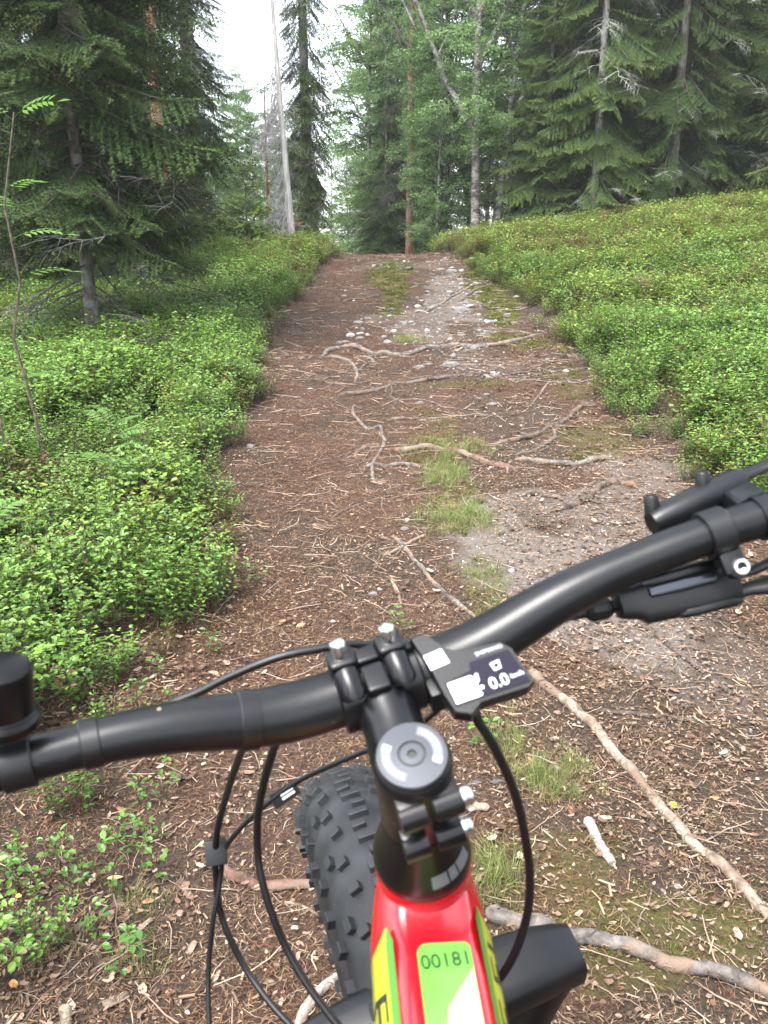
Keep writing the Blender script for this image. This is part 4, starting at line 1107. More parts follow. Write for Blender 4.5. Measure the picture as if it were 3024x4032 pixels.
stone(0.783, 10.073, 0.083, 'stone', 1, 'oval pale stone on the crest, right half of the path', asp=0.7, rot=-0.16)
stone(0.666, 10.259, 0.057, 'stone', 1, 'smaller pale stone left of the oval pale stone', asp=0.7, rot=-0.05)
stone(1.078, 10.578, 0.055, 'stone', 1, 'thin white slab in the moss at the right path edge near the crest', asp=0.6, rot=0.21)
stone(0.295, 10.215, 0.061, 'stone_dark', 2, 'black lump lying on the crest in mid path', asp=1, rot=0.25)
stone(1.291, 8.361, 0.039, 'stone_white', 1, 'white stone in the moss at the right edge of the stony stretch', asp=0.8, rot=-0.08)
stone(0.943, 7.508, 0.039, 'stone', 1, 'bluish flat stone near the right mossy edge', asp=0.9, rot=-0.16)
stone(0.824, 7.050, 0.030, 'stone', 3, 'grey pointed stone above the right end of the stepped root', asp=1, rot=0.16)
stone(0.642, 7.039, 0.045, 'stone', 1, 'flat pale stone left of the grey pointed stone', asp=0.7, rot=0.21)
stone(1.141, 7.453, 0.037, 'stone', 1, 'mossy stone at the right edge above the stepped root', asp=0.8, rot=0.26)
stone(-0.980, 7.376, 0.033, 'stone', 3, 'grey boulder at the left path edge under the bushes', asp=1, rot=0.13)
stone(0.252, 7.573, 0.034, 'stone', 1, 'pale stone on the mossy strip of the left centre', asp=0.8, rot=-0.15)
stone(0.739, 8.273, 0.037, 'stone', 1, 'pale round stone left of the long ledge stone', asp=0.8, rot=-0.20)
stone(0.470, 7.835, 0.024, 'stone', 1, 'small pale slab below the blue grey slabs', asp=0.8, rot=-0.07)
stone(0.471, 5.968, 0.076, 'stone', 1, 'big flat pale stone lying in the earth between the roots', asp=0.6, rot=0.28)
stone(0.248, 5.924, 0.046, 'stone', 1, 'flat stone left of the big flat pale stone', asp=0.7, rot=0.28)
stone(0.318, 6.011, 0.033, 'stone', 1, 'small pale stone beside the big flat pale stone', asp=0.8, rot=0.02)
stone(0.652, 4.952, 0.033, 'stone', 1, 'flat oval stone on the bare earth right of the middle', asp=0.7, rot=-0.14)
stone(0.636, 5.157, 0.023, 'stone', 1, 'pale pebble pair stone above the flat oval stone', asp=0.8, rot=0.15)
stone(0.093, 3.224, 0.016, 'stone_white', 0, 'two toned white pebble left of the bright grass tuft', asp=1, rot=0.24)
stone(0.082, 3.148, 0.018, 'stone', 2, 'grey pebble just below the two toned white pebble', asp=1, rot=0.24)
stone(-0.038, 2.608, 0.017, 'stone', 0, 'round grey pebble on the left half of the path above the stem', asp=1, rot=-0.13)
stone(-0.015, 2.640, 0.011, 'stone_white', 2, 'small white pebble next to the round grey pebble', asp=1, rot=-0.22)
stone(-0.163, 2.435, 0.010, 'stone_white', 3, 'lone white pebble in the brown needles above the stem bolts', asp=1, rot=-0.04)
stone(0.454, 2.770, 0.016, 'stone_white', 0, 'angular white pebble on the sandy patch', asp=1, rot=0.11)
stone(0.294, 2.834, 0.012, 'stone', 0, 'grey pebble at the left rim of the sandy patch', asp=1, rot=-0.05)
stone(0.413, 1.720, 0.012, 'stone_white', 3, 'white pebble in the grass beside the front brake cable', asp=1, rot=0.26)
stone(0.471, 1.592, 0.006, 'stone_white', 0, 'small white pebble above the bleached stick', asp=1, rot=-0.19)
stone(0.217, 1.657, 0.012, 'stone_dark', 1, 'dark slate chip below the display', asp=1, rot=0.17)
stone(0.264, 1.657, 0.016, 'stone_dark', 1, 'dark slate flake touching the grass by the brake cable', asp=0.6, rot=0.06)
stone(0.846, 1.796, 0.015, 'stone_white', 0, 'large white pebble near the barkless branch', asp=1, rot=0.03)
stone(0.587, 1.366, 0.008, 'stone_white', 0, 'pale pebble on the dark moss at the right', asp=1, rot=-0.20)
stone(0.554, 1.353, 0.005, 'stone', 2, 'white chip pebble left of the pale pebble', asp=1, rot=0.00)
stone(-0.778, 6.076, 0.034, 'stone', 1, 'grey stone at the left path edge beside the upper bushes', asp=0.8, rot=0.02)
stone(-0.664, 4.045, 0.030, 'stone', 3, 'pale bark coloured stone at the left edge of the lower path', asp=1, rot=-0.21)
stone(-0.416, 8.801, 0.035, 'stone', 1, 'pale stone lying at the far left of the stony stretch', asp=0.8, rot=-0.07)
rs_ = random.Random(99)
cnt = 0
while cnt < 170:
    y = rs_.uniform(5.0, 12.0); x = rs_.uniform(-.5, 1.3)
    if rs_.random() > float(sand_mask(np.array(x), np.array(y))) * .9 + .04: continue
    s = rs_.choice((.012, .016, .022, .030, .042)) * rs_.uniform(.8, 1.2)
    stone(x, y, s, rs_.choice(('stone', 'stone', 'stone_white')), rs_.choice((0, 1, 1, 2)), 'small loose pale stone on the stony upper path', 'loose stones on the stony upper path', rs_.uniform(0, 6), rs_.uniform(.6, 1)); cnt += 1

# ------------------------------------------------------------------ rowan saplings and low plants at the left
def rowan_leaf():
    mb = MB(); r = random.Random(4)
    pts_ = [Vector((t * .14, 0, .025 * math.sin(t * 2.2) - .02 * t * t)) for t in (0, .25, .5, .75, 1)]
    for a, b in zip(pts_, pts_[1:]): stick(mb, a, b, .0011, .0009, (.10, .14, .03))
    for i in range(6):
        t = .25 + .7 * i / 6; p = Vector((t * .14, 0, .025 * math.sin(t * 2.2) - .02 * t * t))
        for s in (-1, 1):
            leaf_shape(mb, p, Vector((.55, s, -.12)), Vector((0, 0, 1)), .046, .015, vary((.115, .215, .050), r, .12))
    leaf_shape(mb, pts_[-1], Vector((1, 0, -.2)), Vector((0, 0, 1)), .045, .015, (.125, .225, .05))
    return mb.mesh('rowan_leaf', M['birch_leaf'], False)
ME_ROWAN = rowan_leaf()
def sapling(x, y, course, rad, leaves, label, seed):
    r = random.Random(seed); z0 = gz1(x, y)
    t = empty('rowan_sapling', (x, y, z0), label=label, cat='sapling')
    pts_ = [(0, 0, -.05)] + [tuple(p) for p in course]
    mb = MB(); mb.tube(pts_, [rad * (1 - .75 * i / len(pts_)) for i in range(len(pts_))], 7); mb.build('stem', M['twig_bark'], t)
    for (z, az_, pitch, s) in leaves:
        # where the stem is at this height
        for a, b in zip(pts_, pts_[1:]):
            if a[2] <= z <= b[2]: break
        f = min(max((z - a[2]) / (b[2] - a[2]), 0), 1); p = Vector(a).lerp(Vector(b), f)
        o = link('leaf', ME_ROWAN, t, p); o.rotation_euler = (r.uniform(-.3, .3), -pitch, az_); o.scale = (s * 1.35, s * 1.35, s * 1.35)
    return t
rr_ = random.Random(12)
sapling(-1.49, 3.55, [(-.02, 0, .3), (-.08, .02, .62), (-.03, .04, .85), (-.06, .05, 1.15), (.02, .06, 1.5)], .0085,
        [(1.05, 3.0, .25, 1.2), (1.02, .3, .1, 1.1), (1.12, 2.2, .35, 1.1), (.86, .1, .15, 1.1), (.84, 3.4, .1, 1.2), (1.20, -.3, .2, .9), (.45, -.4, .1, 1.0), (.40, 2.6, .2, 1.0), (1.47, 2.8, .3, 1.0), (1.48, .6, .4, 1.0), (1.42, 3.3, .1, 1.1)],
        'rowan sapling with a dark wavy stem and a few feathery leaves at the left edge', 1)
sapling(-1.60, 3.42, [(.0, 0, .3), (-.05, .02, .7), (-.10, 0, 1.1), (-.08, 0, 1.4)], .0055, [(.95, 3.2, .2, 1.0), (1.1, .3, .3, .9), (1.35, 2.2, .5, 1.0), (1.3, 4.0, .4, 1.0)], 'second thinner sapling with a straight pale stem at the left edge', 2)
for k_, (x, y, lab, n_) in enumerate([(-1.05, 3.05, 'low rowan shoot with fresh yellow-green leaves among the left bilberries', 6), (-1.30, 2.55, 'low rowan shoot spreading pale leaves at the left frame edge', 5), (-1.18, 3.5, 'small rowan shoot standing above the left bilberries', 5)]):
    sapling(x, y, [(0, 0, .1), (.01, 0, .22), (.0, .01, .34)], .003, [(.20 + .14 * i / n_, i * 1.15, .25, .85) for i in range(n_)], lab, 20 + k_)

ME_SPRIG = [bilberry(80 + s, .11, .035, 2, GRN0, (.10, .20, .035), per=5, leaf=.020).mesh('bilberry_sprig', M['bilberry'], False) for s in range(4)]
for k_ in range(52):
    x = -(.50 + .5 * rr_.random() ** .7); y = rr_.uniform(1.05, 2.2)
    if k_ % 3 == 0: x = rr_.uniform(-.62, -.45)
    o = link('bilberry_sprig', ME_SPRIG[k_ % 4], None, (x, y, gz1(x, y))); s = rr_.uniform(.5, 1.0); o.scale = (s, s, s); o.rotation_euler = (0, 0, rr_.uniform(0, 6))
    tag(o, 'small green bilberry sprig growing out of the leaf litter at the lower left', 'plant', 'bilberry sprigs in the lower left litter')
for k_, (x, y, lab) in enumerate([(.23, 1.74, 'tiny green sprig just right of the stem under the display'), (1.25, 2.45, 'small leafy sprig in the leaf litter under the right handlebar'), (1.42, 2.1, 'low leafy sprig at the right frame edge under the levers'), (.05, 2.35, 'small sprig at the left foot of the long grey root'), (1.28, 3.0, 'sprig beside the curved brown root near the right controls'), (-.44, 2.62, 'single bright sprig standing in the brown needles left of centre')]):
    o = link('bilberry_sprig', ME_SPRIG[k_ % 4], None, (x, y, gz1(x, y))); o.rotation_euler = (0, 0, k_ * 1.3); tag(o, lab, 'plant')

# fallen leaves that stand out by their colour
def fallen_leaf(x, y, s, col, label, rot):
    r = random.Random(int(abs(x) * 1000)); mb = MB(); k = 10
    ring = [Vector((math.cos(2 * PI * j / k) * s, math.sin(2 * PI * j / k) * s * .62, s * (.22 * math.cos(2 * PI * j / k) + r.uniform(-.06, .10)))) for j in range(k)]
    mb.add([Vector((0, 0, 0))] + ring, [(0, j + 1, (j + 1) % k + 1) for j in range(k)], None)
    for f in range(len(mb.c)): mb.c[f] = vary(col, r, .12)
    o = link('fallen_leaf', mb.mesh('fallen_leaf', M['dry'], True, None), None, (x, y, gz1(x, y) + .006)); o.rotation_euler = (r.uniform(-.2, .3), r.uniform(-.2, .3), rot)
    tag(o, label, 'leaf')
fallen_leaf(-0.463, 1.332, 0.0118, (0.36, 0.13, 0.09), 'reddish curled leaf in the litter left of the cables', 0.0)
fallen_leaf(-0.458, 1.363, 0.0101, (0.3, 0.14, 0.09), 'narrow reddish leaf just above the red curled leaf', 1.7)
fallen_leaf(-0.545, 1.387, 0.0159, (0.48, 0.33, 0.16), 'large tan leaf beside a sprig at the left', 3.4)
fallen_leaf(-0.461, 1.190, 0.0100, (0.42, 0.17, 0.09), 'folded orange-brown leaf at the lower left', 5.1)
fallen_leaf(-0.380, 1.148, 0.0057, (0.4, 0.16, 0.1), 'tiny orange leaf at the bottom left of the cables', 0.8)
fallen_leaf(-0.651, 1.149, 0.0105, (0.4, 0.2, 0.07), 'orange leaf at the far lower left', 2.5)
fallen_leaf(0.656, 1.602, 0.0157, (0.62, 0.34, 0.03), 'yellow leaf beside the barkless branch', 4.2)
fallen_leaf(0.763, 1.635, 0.0106, (0.42, 0.17, 0.08), 'orange leaf right of the barkless branch', 5.9)
fallen_leaf(0.415, 1.558, 0.0113, (0.36, 0.16, 0.09), 'red-brown leaf above the bleached stick', 1.6)
fallen_leaf(-0.593, 1.591, 0.0114, (0.42, 0.16, 0.09), 'orange leaf below the left handlebar', 3.3)
fallen_leaf(-0.323, 2.423, 0.0191, (0.46, 0.2, 0.1), 'orange-tan leaf in the needles above the upper cable', 5.0)
fallen_leaf(-0.265, 2.401, 0.0146, (0.44, 0.22, 0.12), 'small orange leaf beside the orange-tan leaf', 0.7)
fallen_leaf(0.356, 1.742, 0.0089, (0.4, 0.18, 0.1), 'small red leaf in the grass by the brake cable', 2.4)
fallen_leaf(-0.354, 2.186, 0.0175, (0.5, 0.38, 0.22), 'pale tan leaf touching the upper cable', 4.1)
fallen_leaf(-0.716, 1.332, 0.0082, (0.6, 0.5, 0.12), 'pale yellow leaf at the far left under the handlebar', 5.8)
fallen_leaf(0.289, 3.343, 0.0175, (0.65, 0.22, 0.03), 'bright orange leaf in the brightest grass tuft', 1.5)

# ------------------------------------------------------------------ the bicycle
V3 = Vector
bk_a = V3((.0766, .4636, -.8827)).normalized()              # steering axis, pointing down and forward
bk_u = -bk_a
bk_b = V3((.945, .276, .177)); bk_b = (bk_b - bk_a * bk_b.dot(bk_a)).normalized()     # along the handlebar, to the right
bk_g = bk_u.cross(bk_b)                                      # where the wheel points
S0 = V3((.0135, .3481, 1.0506))                              # top of the stem
BC = S0 + bk_b * .001 + bk_g * .0625 + bk_u * -.0282         # middle of the bar
def S_(s, b=0, g=0): return S0 + bk_a * s + bk_b * b + bk_g * g
def B_(b, g=0, u=0): return BC + bk_b * b + bk_g * g + bk_u * u
AX = (bk_b, bk_g, bk_u)
WH = V3((.047, .696, .379))                                  # front axle
OFF = V3((.043, .66, gz1(.043, .66)))
bike = empty('mountain_bike', OFF, label='electric fat-tyre mountain bike with red frame and black handlebar', cat='bicycle')
def part(mb, name, m, parent=None, sharp=40, smooth=True):
    return mb.build(name, m, parent or bike, off=OFF, smooth=smooth, sharp=sharp)

M['bar'] = mat('black_anodised', (.0045, .005, .006), .33, spec=.32, bump=.06, bscale=900, dust=.09)
M['black_gloss'] = mat('black_gloss', (.003, .003, .0035), .34, spec=.22)
M['black_plastic'] = mat('black_plastic', (.0055, .006, .0068), .40, spec=.30, bump=.08, bscale=700, dust=.10)
M['black_satin'] = mat('black_satin', (.0035, .0035, .0045), .28, spec=.32, dust=.08)
M['rubber'] = mat('cable_rubber', (.0035, .0035, .004), .40, spec=.4)
M['grip'] = mat('grip_rubber', (.013, .013, .014), .7, bump=.3, bscale=500)
M['steel'] = mat('bolt_steel', (.78, .78, .80), .22, metal=1.0)
M['cap_grey'] = mat('cap_grey', (.055, .06, .068), .34, metal=.5)
M['cap_white'] = mat('cap_print', (.10, .107, .115), .4)
M['cap_white2'] = mat('cap_print_white', (.24, .25, .26), .4)
M['red'] = mat('red_paint', (.34, .0025, .008), .26, coat=.5, dust=.10)
M['green'] = mat('green_decal', (.080, .27, .034), .30, coat=.4)
M['green2'] = mat('green_stripe', (.052, .165, .025), .30, coat=.4)
M['yellow'] = mat('yellow_decal', (.27, .30, .018), .30, coat=.4)
M['cream'] = mat('pale_yellow_decal', (.34, .36, .17), .30, coat=.4)
M['ink'] = mat('black_ink', (.012, .013, .012), .35)
M['white'] = mat('white_print', (.45, .46, .48), .4)
M['mud'] = mat('dry_mud', (.17, .13, .09), .9)
M['glass'] = mat('display_glass', (.006, .004, .012), .08, spec=.25)
M['lcd_glare'] = mat('lcd_and_glare_white', (.70, .74, .80), .3)  # white of the display figures and of the painted sky glare
M['window'] = mat('gear_window', (.05, .055, .065), .16, metal=.85)
def tyre_material():
    m, N, L, b = new_mat('dusty_tyre')
    tc = N.new('ShaderNodeTexCoord')
    n1 = N.new('ShaderNodeTexNoise'); n1.inputs['Scale'].default_value = 26; n1.inputs['Detail'].default_value = 7
    n2 = N.new('ShaderNodeTexNoise'); n2.inputs['Scale'].default_value = 420; n2.inputs['Detail'].default_value = 2
    for n in (n1, n2): L.new(tc.outputs['Object'], n.inputs['Vector'])
    r1 = N.new('ShaderNodeValToRGB'); r1.color_ramp.elements[0].color = (.005, .0055, .0065, 1); r1.color_ramp.elements[1].color = (.021, .0225, .025, 1)
    r1.color_ramp.elements[0].position = .35; r1.color_ramp.elements[1].position = .7
    L.new(n1.outputs['Fac'], r1.inputs['Fac'])
    r2 = N.new('ShaderNodeValToRGB'); r2.color_ramp.elements[0].position = .72; r2.color_ramp.elements[1].position = .76
    L.new(n2.outputs['Fac'], r2.inputs['Fac'])
    mx = N.new('ShaderNodeMix'); mx.data_type = 'RGBA'; mx.inputs['B'].default_value = (.10, .097, .09, 1)
    L.new(r2.outputs['Color'], mx.inputs['Factor']); L.new(r1.outputs['Color'], mx.inputs['A']); L.new(mx.outputs['Result'], b.inputs['Base Color'])
    b.inputs['Roughness'].default_value = .62; b.inputs['Specular IOR Level'].default_value = .4
    bp = N.new('ShaderNodeBump'); bp.inputs['Strength'].default_value = .15; bp.inputs['Distance'].default_value = .001
    L.new(n2.outputs['Fac'], bp.inputs['Height']); L.new(bp.outputs['Normal'], b.inputs['Normal'])
    return m
M['tyre'] = tyre_material()

def text_obj(s, m, parent, origin, ex, ey, size, name, align='CENTER', shear=0.0, sx=1.0, depth=.00008):
    """flat printed lettering turned into a thin mesh lying in the plane ex, ey"""
    cu = bpy.data.curves.new('lettering', 'FONT'); cu.body = s; cu.size = size; cu.align_x = align; cu.align_y = 'CENTER'; cu.shear = shear
    cu.resolution_u = 3
    tmp = bpy.data.objects.new('lettering', cu); COL.objects.link(tmp)
    dg = bpy.context.evaluated_depsgraph_get()
    me = bpy.data.meshes.new_from_object(tmp.evaluated_get(dg))
    bpy.data.objects.remove(tmp)
    ex, ey = V3(ex).normalized(), V3(ey); ey = (ey - ex * ey.dot(ex)).normalized(); origin = V3(origin) - OFF; ez = ex.cross(ey)
    for v in me.vertices: v.co = origin + ex * v.co.x * sx + ey * v.co.y + ez * depth
    me.materials.clear(); me.materials.append(m); me.name = name
    return link(name, me, parent)

# ---- front wheel
w_up = (V3((0, 0, 1)) - bk_b * V3((0, 0, 1)).dot(bk_b)).normalized(); w_b = V3((.9448, .2763, .1771)).normalized()
w_up = (V3((0, 0, 1)) - w_b * w_b.z).normalized(); w_f = w_up.cross(w_b)
RT_, HW_ = .369, .0535
def tyre_mb(c, b, f, u):
    mb = MB(); n, k = 120, 22
    vs, fs = [], []
    for i in range(n):
        a = 2 * PI * i / n; rd = f * math.cos(a) + u * math.sin(a)
        for j in range(k):
            p = R(-140 + 280 * j / (k - 1)); cr = math.copysign(abs(math.cos(p)) ** .92, math.cos(p))
            vs.append(c + rd * (RT_ - HW_ + HW_ * cr) + b * HW_ * math.sin(p))
    for i in range(n):
        for j in range(k - 1):
            i2 = (i + 1) % n; fs.append((i * k + j, i2 * k + j, i2 * k + j + 1, i * k + j + 1))
    mb.add(vs, fs); return mb
def knob_frame(c, b, f, u, ang, p):
    rd = f * math.cos(ang) + u * math.sin(ang); tg = -f * math.sin(ang) + u * math.cos(ang)
    n = rd * math.cos(p) + b * math.sin(p); w = b * math.cos(p) - rd * math.sin(p)
    return c + rd * (RT_ - HW_) + n * HW_, tg, w, n
NP_ = 60                                                      # tread pitches round the tyre
KN = []
for i in range(NP_):
    a = 2 * PI * i / NP_; h = 2 * PI / NP_
    KN.append((a, 0.0, 'centre_wide')); KN.append((a + h * .5, R(4 if i % 2 else -4), 'centre_small'))
    for s in (-1, 1):
        sh_ = .1 if s < 0 else .6
        if i % 2 == 0: KN.append((a + h * (sh_ + .2), s * R(29), 'inner')); KN.append((a + h * (sh_ + .9), s * R(47), 'middle')); KN.append((a + h * sh_, s * R(78), 'edge'))
        else: KN.append((a + h * (sh_ + .3), s * R(33), 'inner')); KN.append((a + h * (sh_ + .1), s * R(70), 'edge'))
KSIZE = {'centre_wide': (.0044, .0100, .0044), 'centre_small': (.0042, .0070, .0042), 'inner': (.0046, .0060, .0050), 'middle': (.0070, .0040, .0055), 'edge': (.0062, .0058, .0058)}
tyre = part(tyre_mb(WH, w_b, w_f, w_up), 'tyre', M['tyre'], sharp=60)
KM = {}
for k_, hs in KSIZE.items():
    mb = MB(); mb.rbox((0, 0, hs[2] * .35), ((1, 0, 0), (0, 1, 0), (0, 0, 1)), hs, .0007, 1)
    KM[k_] = mb.mesh('tread_knob', M['tyre'], True, 30)
rest = MB()
for (ang, p, kind) in KN:
    c, tg, w, n = knob_frame(WH, w_b, w_f, w_up, ang, p)
    if not R(35) < (ang % (2 * PI)) < R(200):        # the far side of the wheel: joined
        rest.rbox(c + n * KSIZE[kind][2] * .35, (tg, w, n), KSIZE[kind], 0, 0); continue
    o = link('tread_knob', KM[kind], tyre)
    o.matrix_local = Matrix(((tg.x, w.x, n.x, c.x - OFF.x), (tg.y, w.y, n.y, c.y - OFF.y), (tg.z, w.z, n.z, c.z - OFF.z), (0, 0, 0, 1)))
part(rest, 'tread_knobs', M['tyre'], tyre)['kind'] = 'stuff'
mb = MB()
mb.lathe(WH, w_b, [(.292, -.040), (.300, -.040), (.292, -.034), (.286, 0), (.292, .034), (.300, .040), (.292, .040), (.280, 0), (.292, -.040)], 64, caps=False)
part(mb, 'rim', M['black_satin'])
mb = MB(); mb.lathe(WH, w_b, [(.0, -.075), (.012, -.075), (.012, -.05), (.030, -.045), (.030, -.036), (.016, -.03), (.016, .03), (.030, .036), (.030, .045), (.012, .05), (.012, .075), (0, .075)], 24)
part(mb, 'hub', M['black_satin'])
mb = MB()
for i in range(32):
    a = 2 * PI * i / 32; s = 1 if i % 2 else -1; a2 = a + (.35 if (i // 2) % 2 else -.35)
    mb.tube([WH + (w_f * math.cos(a2) + w_up * math.sin(a2)) * .030 + w_b * s * .040, WH + (w_f * math.cos(a) + w_up * math.sin(a)) * .285 + w_b * s * .006], .0010, 4, caps=False)
part(mb, 'spokes', M['steel'])

# ---- fork: wide crown with rounded shoulders, two legs to the axle
crown_c = S_(.425, .0, .004)
mb = MB()
cs_ = []
for t in range(-9, 10):
    x = t / 9 * .131; e = abs(t / 9)
    dro = -.020 * e ** 4
    cs_.append((x, dro, .030 - .008 * e ** 3, .024 + .004 * e))
prev = None; vs, fs = [], []; K_ = 14
for (x, dro, hg, hu) in cs_:
    for k in range(K_):
        a = 2 * PI * k / K_; ca, sa = math.cos(a), math.sin(a)
        ca = math.copysign(abs(ca) ** .55, ca); sa = math.copysign(abs(sa) ** .55, sa)
        vs.append(crown_c + bk_b * x + bk_g * ca * hg + bk_u * (dro + sa * hu))
for i in range(len(cs_) - 1):
    for k in range(K_):
        k2 = (k + 1) % K_; fs.append((i * K_ + k, i * K_ + k2, (i + 1) * K_ + k2, (i + 1) * K_ + k))
fs.append(tuple(range(K_))[::-1]); fs.append(tuple((len(cs_) - 1) * K_ + k for k in range(K_)))
mb.add(vs, fs)
fork = part(mb, 'fork_crown', M['black_plastic'], sharp=50)
for s in (-1, 1):
    mb = MB(); top = crown_c + bk_b * s * .108 + bk_u * -.016; end = WH + w_b * s * .078
    mb.tube([top, top.lerp(end, .15), top.lerp(end, .5) - bk_g * .006, top.lerp(end, .9), end, end + (end - top).normalized() * .02], [.026, .025, .0225, .019, .017, .012], 18)
    part(mb, 'fork_leg', M['black_plastic'])

# ---- frame: head tube, top tube (and the rest of the triangle behind the rider's view)
TT0 = V3((.0286, .374, .9265)); tt_t = V3((.0875, -.965, -.245)).normalized()
tt_l = V3((.993, .087, -.030)); tt_l = (tt_l - tt_t * tt_l.dot(tt_t)).normalized(); tt_n = tt_t.cross(tt_l) * -1
if tt_n.z < 0: tt_n = -tt_n
TW = [(-.0205, 0), (-.0340, -.020), (-.0345, -.040), (-.026, -.056), (0, -.062), (.026, -.056), (.0345, -.040), (.0340, -.020), (.0205, 0)]
def tube_profile(n_per=5):
    """rounded version of TW as a closed loop starting at the left top edge"""
    pts_ = TW; out = []
    k = len(pts_)
    for i in range(k):
        p0, p1, p2 = V3((*pts_[i - 1], 0)), V3((*pts_[i], 0)), V3((*pts_[(i + 1) % k], 0))
        r_ = min(.0055, (p0 - p1).length * .45, (p2 - p1).length * .45)
        a = p1 + (p0 - p1).normalized() * r_; c = p1 + (p2 - p1).normalized() * r_
        for j in range(n_per):
            t = j / (n_per - 1); q = a * (1 - t) ** 2 + p1 * 2 * t * (1 - t) + c * t * t
            out.append((q.x, q.y))
    return out
PROF = tube_profile()
def T_(v, x, h):
    # the tube swells a little towards the head
    return TT0 + tt_t * v + tt_l * x + tt_n * h
def tube_scale(v): return 1.0 - .02 * min(max(v, 0) / .1, 1)
mb = MB(); vs, fs = [], []; kp = len(PROF)
secs = [-.042, -.030, -.018, -.008, .0, .012, .03, .06, .12, .25, .45, .56]
for v in secs:
    s = tube_scale(v); near = max(0, -v / .042)
    for (x, h) in PROF: vs.append(T_(v, x * s * (1 - .18 * near ** 2), (h * (1 - .2 * near) + .006 * near ** 2 - .006 * max(0, (1 - abs(v - .004) / .02)))))
for i in range(len(secs) - 1):
    for k in range(kp):
        k2 = (k + 1) % kp; fs.append((i * kp + k, (i + 1) * kp + k, (i + 1) * kp + k2, i * kp + k2))
mb.add(vs, fs)
mb.lathe(S_(.112), bk_a, [(.0262, 0), (.0280, .002), (.0286, .010), (.0282, .018), (.0265, .05), (.0265, .10), (.0290, .125), (.0290, .135), (.022, .136)], 40)
ht_low = S_(.225)
seat_top = T_(.56, 0, -.03); bb = V3((.10, -.02, .34)) 
bb = V3((.085, .03, .335))
mb.tube([ht_low, ht_low + (bb - ht_low) * .08, bb], [.026, .033, .036], 18)
mb.tube([seat_top + (seat_top - bb) * .12, seat_top, bb], [.018, .019, .020], 14)
rear = V3((.105, -.42, .300))
for s in (-1, 1):
    mb.tube([bb + tt_l * s * .04, rear + tt_l * s * .095], [.012, .010], 10)
    mb.tube([seat_top + tt_l * s * .018 - tt_n * .01, rear + tt_l * s * .095], [.010, .009], 10)
frame = part(mb, 'frame', M['red'], sharp=50)

def patch(name, m, polys, hh=.0005, parent=None, surf=None):
    """thin decal: polygons in (v, x) laid on the tube top"""
    mb = MB()
    for poly in polys:
        mb.prism([T_(v, x, hh) if surf is None else surf(v, x, hh) for v, x in poly], tt_n if surf is None else surf(0, 0, 1) - surf(0, 0, 0), .0003)
    return part(mb, name, m, parent or frame, smooth=False)
def arc2(cx, cy, r_, a0, a1, n=5): return [(cx + r_ * math.sin(R(a0 + (a1 - a0) * i / n)), cy + r_ * math.cos(R(a0 + (a1 - a0) * i / n))) for i in range(n + 1)]
PV0, PV1, PXL, PXR = .012, .20, -.0125, .0170
panel = [(PV1, PXL), (PV0 + .007, PXL)] + [(PV0 + .006 - .006 * math.sin(R(90 * i / 5)), PXL + .006 - .006 * math.cos(R(90 * i / 5))) for i in range(6)] + [(PV0 + .004 - .004 * math.cos(R(90 * i / 5)), PXR - .004 + .004 * math.sin(R(90 * i / 5))) for i in range(6)] + [(PV1, PXR)]
patch('number_panel', M['green'], [panel[::-1]], .0007)
patch('panel_wedge', M['cream'], [[(.0265, PXR - .0002), (.20, PXR - .0002), (.20, -.0065), (.060, -.0030), (.046, .0005)]], .0011)
patch('panel_letter', M['ink'], [[(.0565, .0035), (.075, .0035), (.075, .014), (.0615, .014)]], .0015)
text_obj('00181', M['ink'], frame, T_(.0225, .0025, .0016), tt_l - tt_t * .06, -tt_t, .0112, 'frame_number')
def side(s):
    """chamfer and side of the tube: x is the distance down from the top edge"""
    A, Bp, Cp = V3((.0205 * s, 0, 0)), V3((.0340 * s, -.020, 0)), V3((.0345 * s, -.040, 0))
    e1 = (Bp - A).normalized(); e2 = (Cp - Bp).normalized(); L1 = (Bp - A).length
    def f(v, x, hh):
        q = A + e1 * min(x, L1) + e2 * max(x - L1, 0)
        nrm = V3((-e1.y, e1.x, 0)) if s < 0 else V3((e1.y * -1, e1.x, 0))
        nrm = V3((abs(e1.y) * s, abs(e1.x), 0)) if x < L1 else V3((abs(e2.y) * s, abs(e2.x), 0))
        k = tube_scale(v)
        return T_(v, q.x * k + nrm.x * hh, q.y + nrm.y * hh)
    return f
def strip(name, m, s, rows, hh):
    """decal that follows the chamfer round onto the side: rows of (v, [x...])"""
    f = side(s); mb = MB(); vs, fs = [], []; k = len(rows[0][1])
    for v, xs in rows:
        for x in xs: vs.append(f(v, x, hh))
    for i in range(len(rows) - 1):
        for j in range(k - 1):
            q = (i * k + j, i * k + j + 1, (i + 1) * k + j + 1, (i + 1) * k + j); fs.append(q if s < 0 else q[::-1])
    mb.add(vs, fs); return part(mb, name, m, frame, sharp=60)
for s, v0 in ((1, -.014), (-1, -.004)):
    strip('green_stripe', M['green2'], s, [(v0, [.0098, .0102, .0106]), (v0 + .010, [.0058, .009, .0122]), (v0 + .03, [.0060, .0092, .0125]), (.10, [.0066, .0096, .0128]), (.2, [.007, .010, .0132])], .0006)
    strip('yellow_stripe', M['yellow'], s, [(v0, [.0104, .0106, .0108, .011, .0112, .0115]), (v0 + .010, [.0120, .017, .0215, .025, .029, .034]), (v0 + .03, [.0123, .017, .0215, .025, .032, .040]), (.10, [.0126, .017, .0215, .025, .034, .044]), (.2, [.0130, .017, .0215, .025, .034, .044])], .0007)
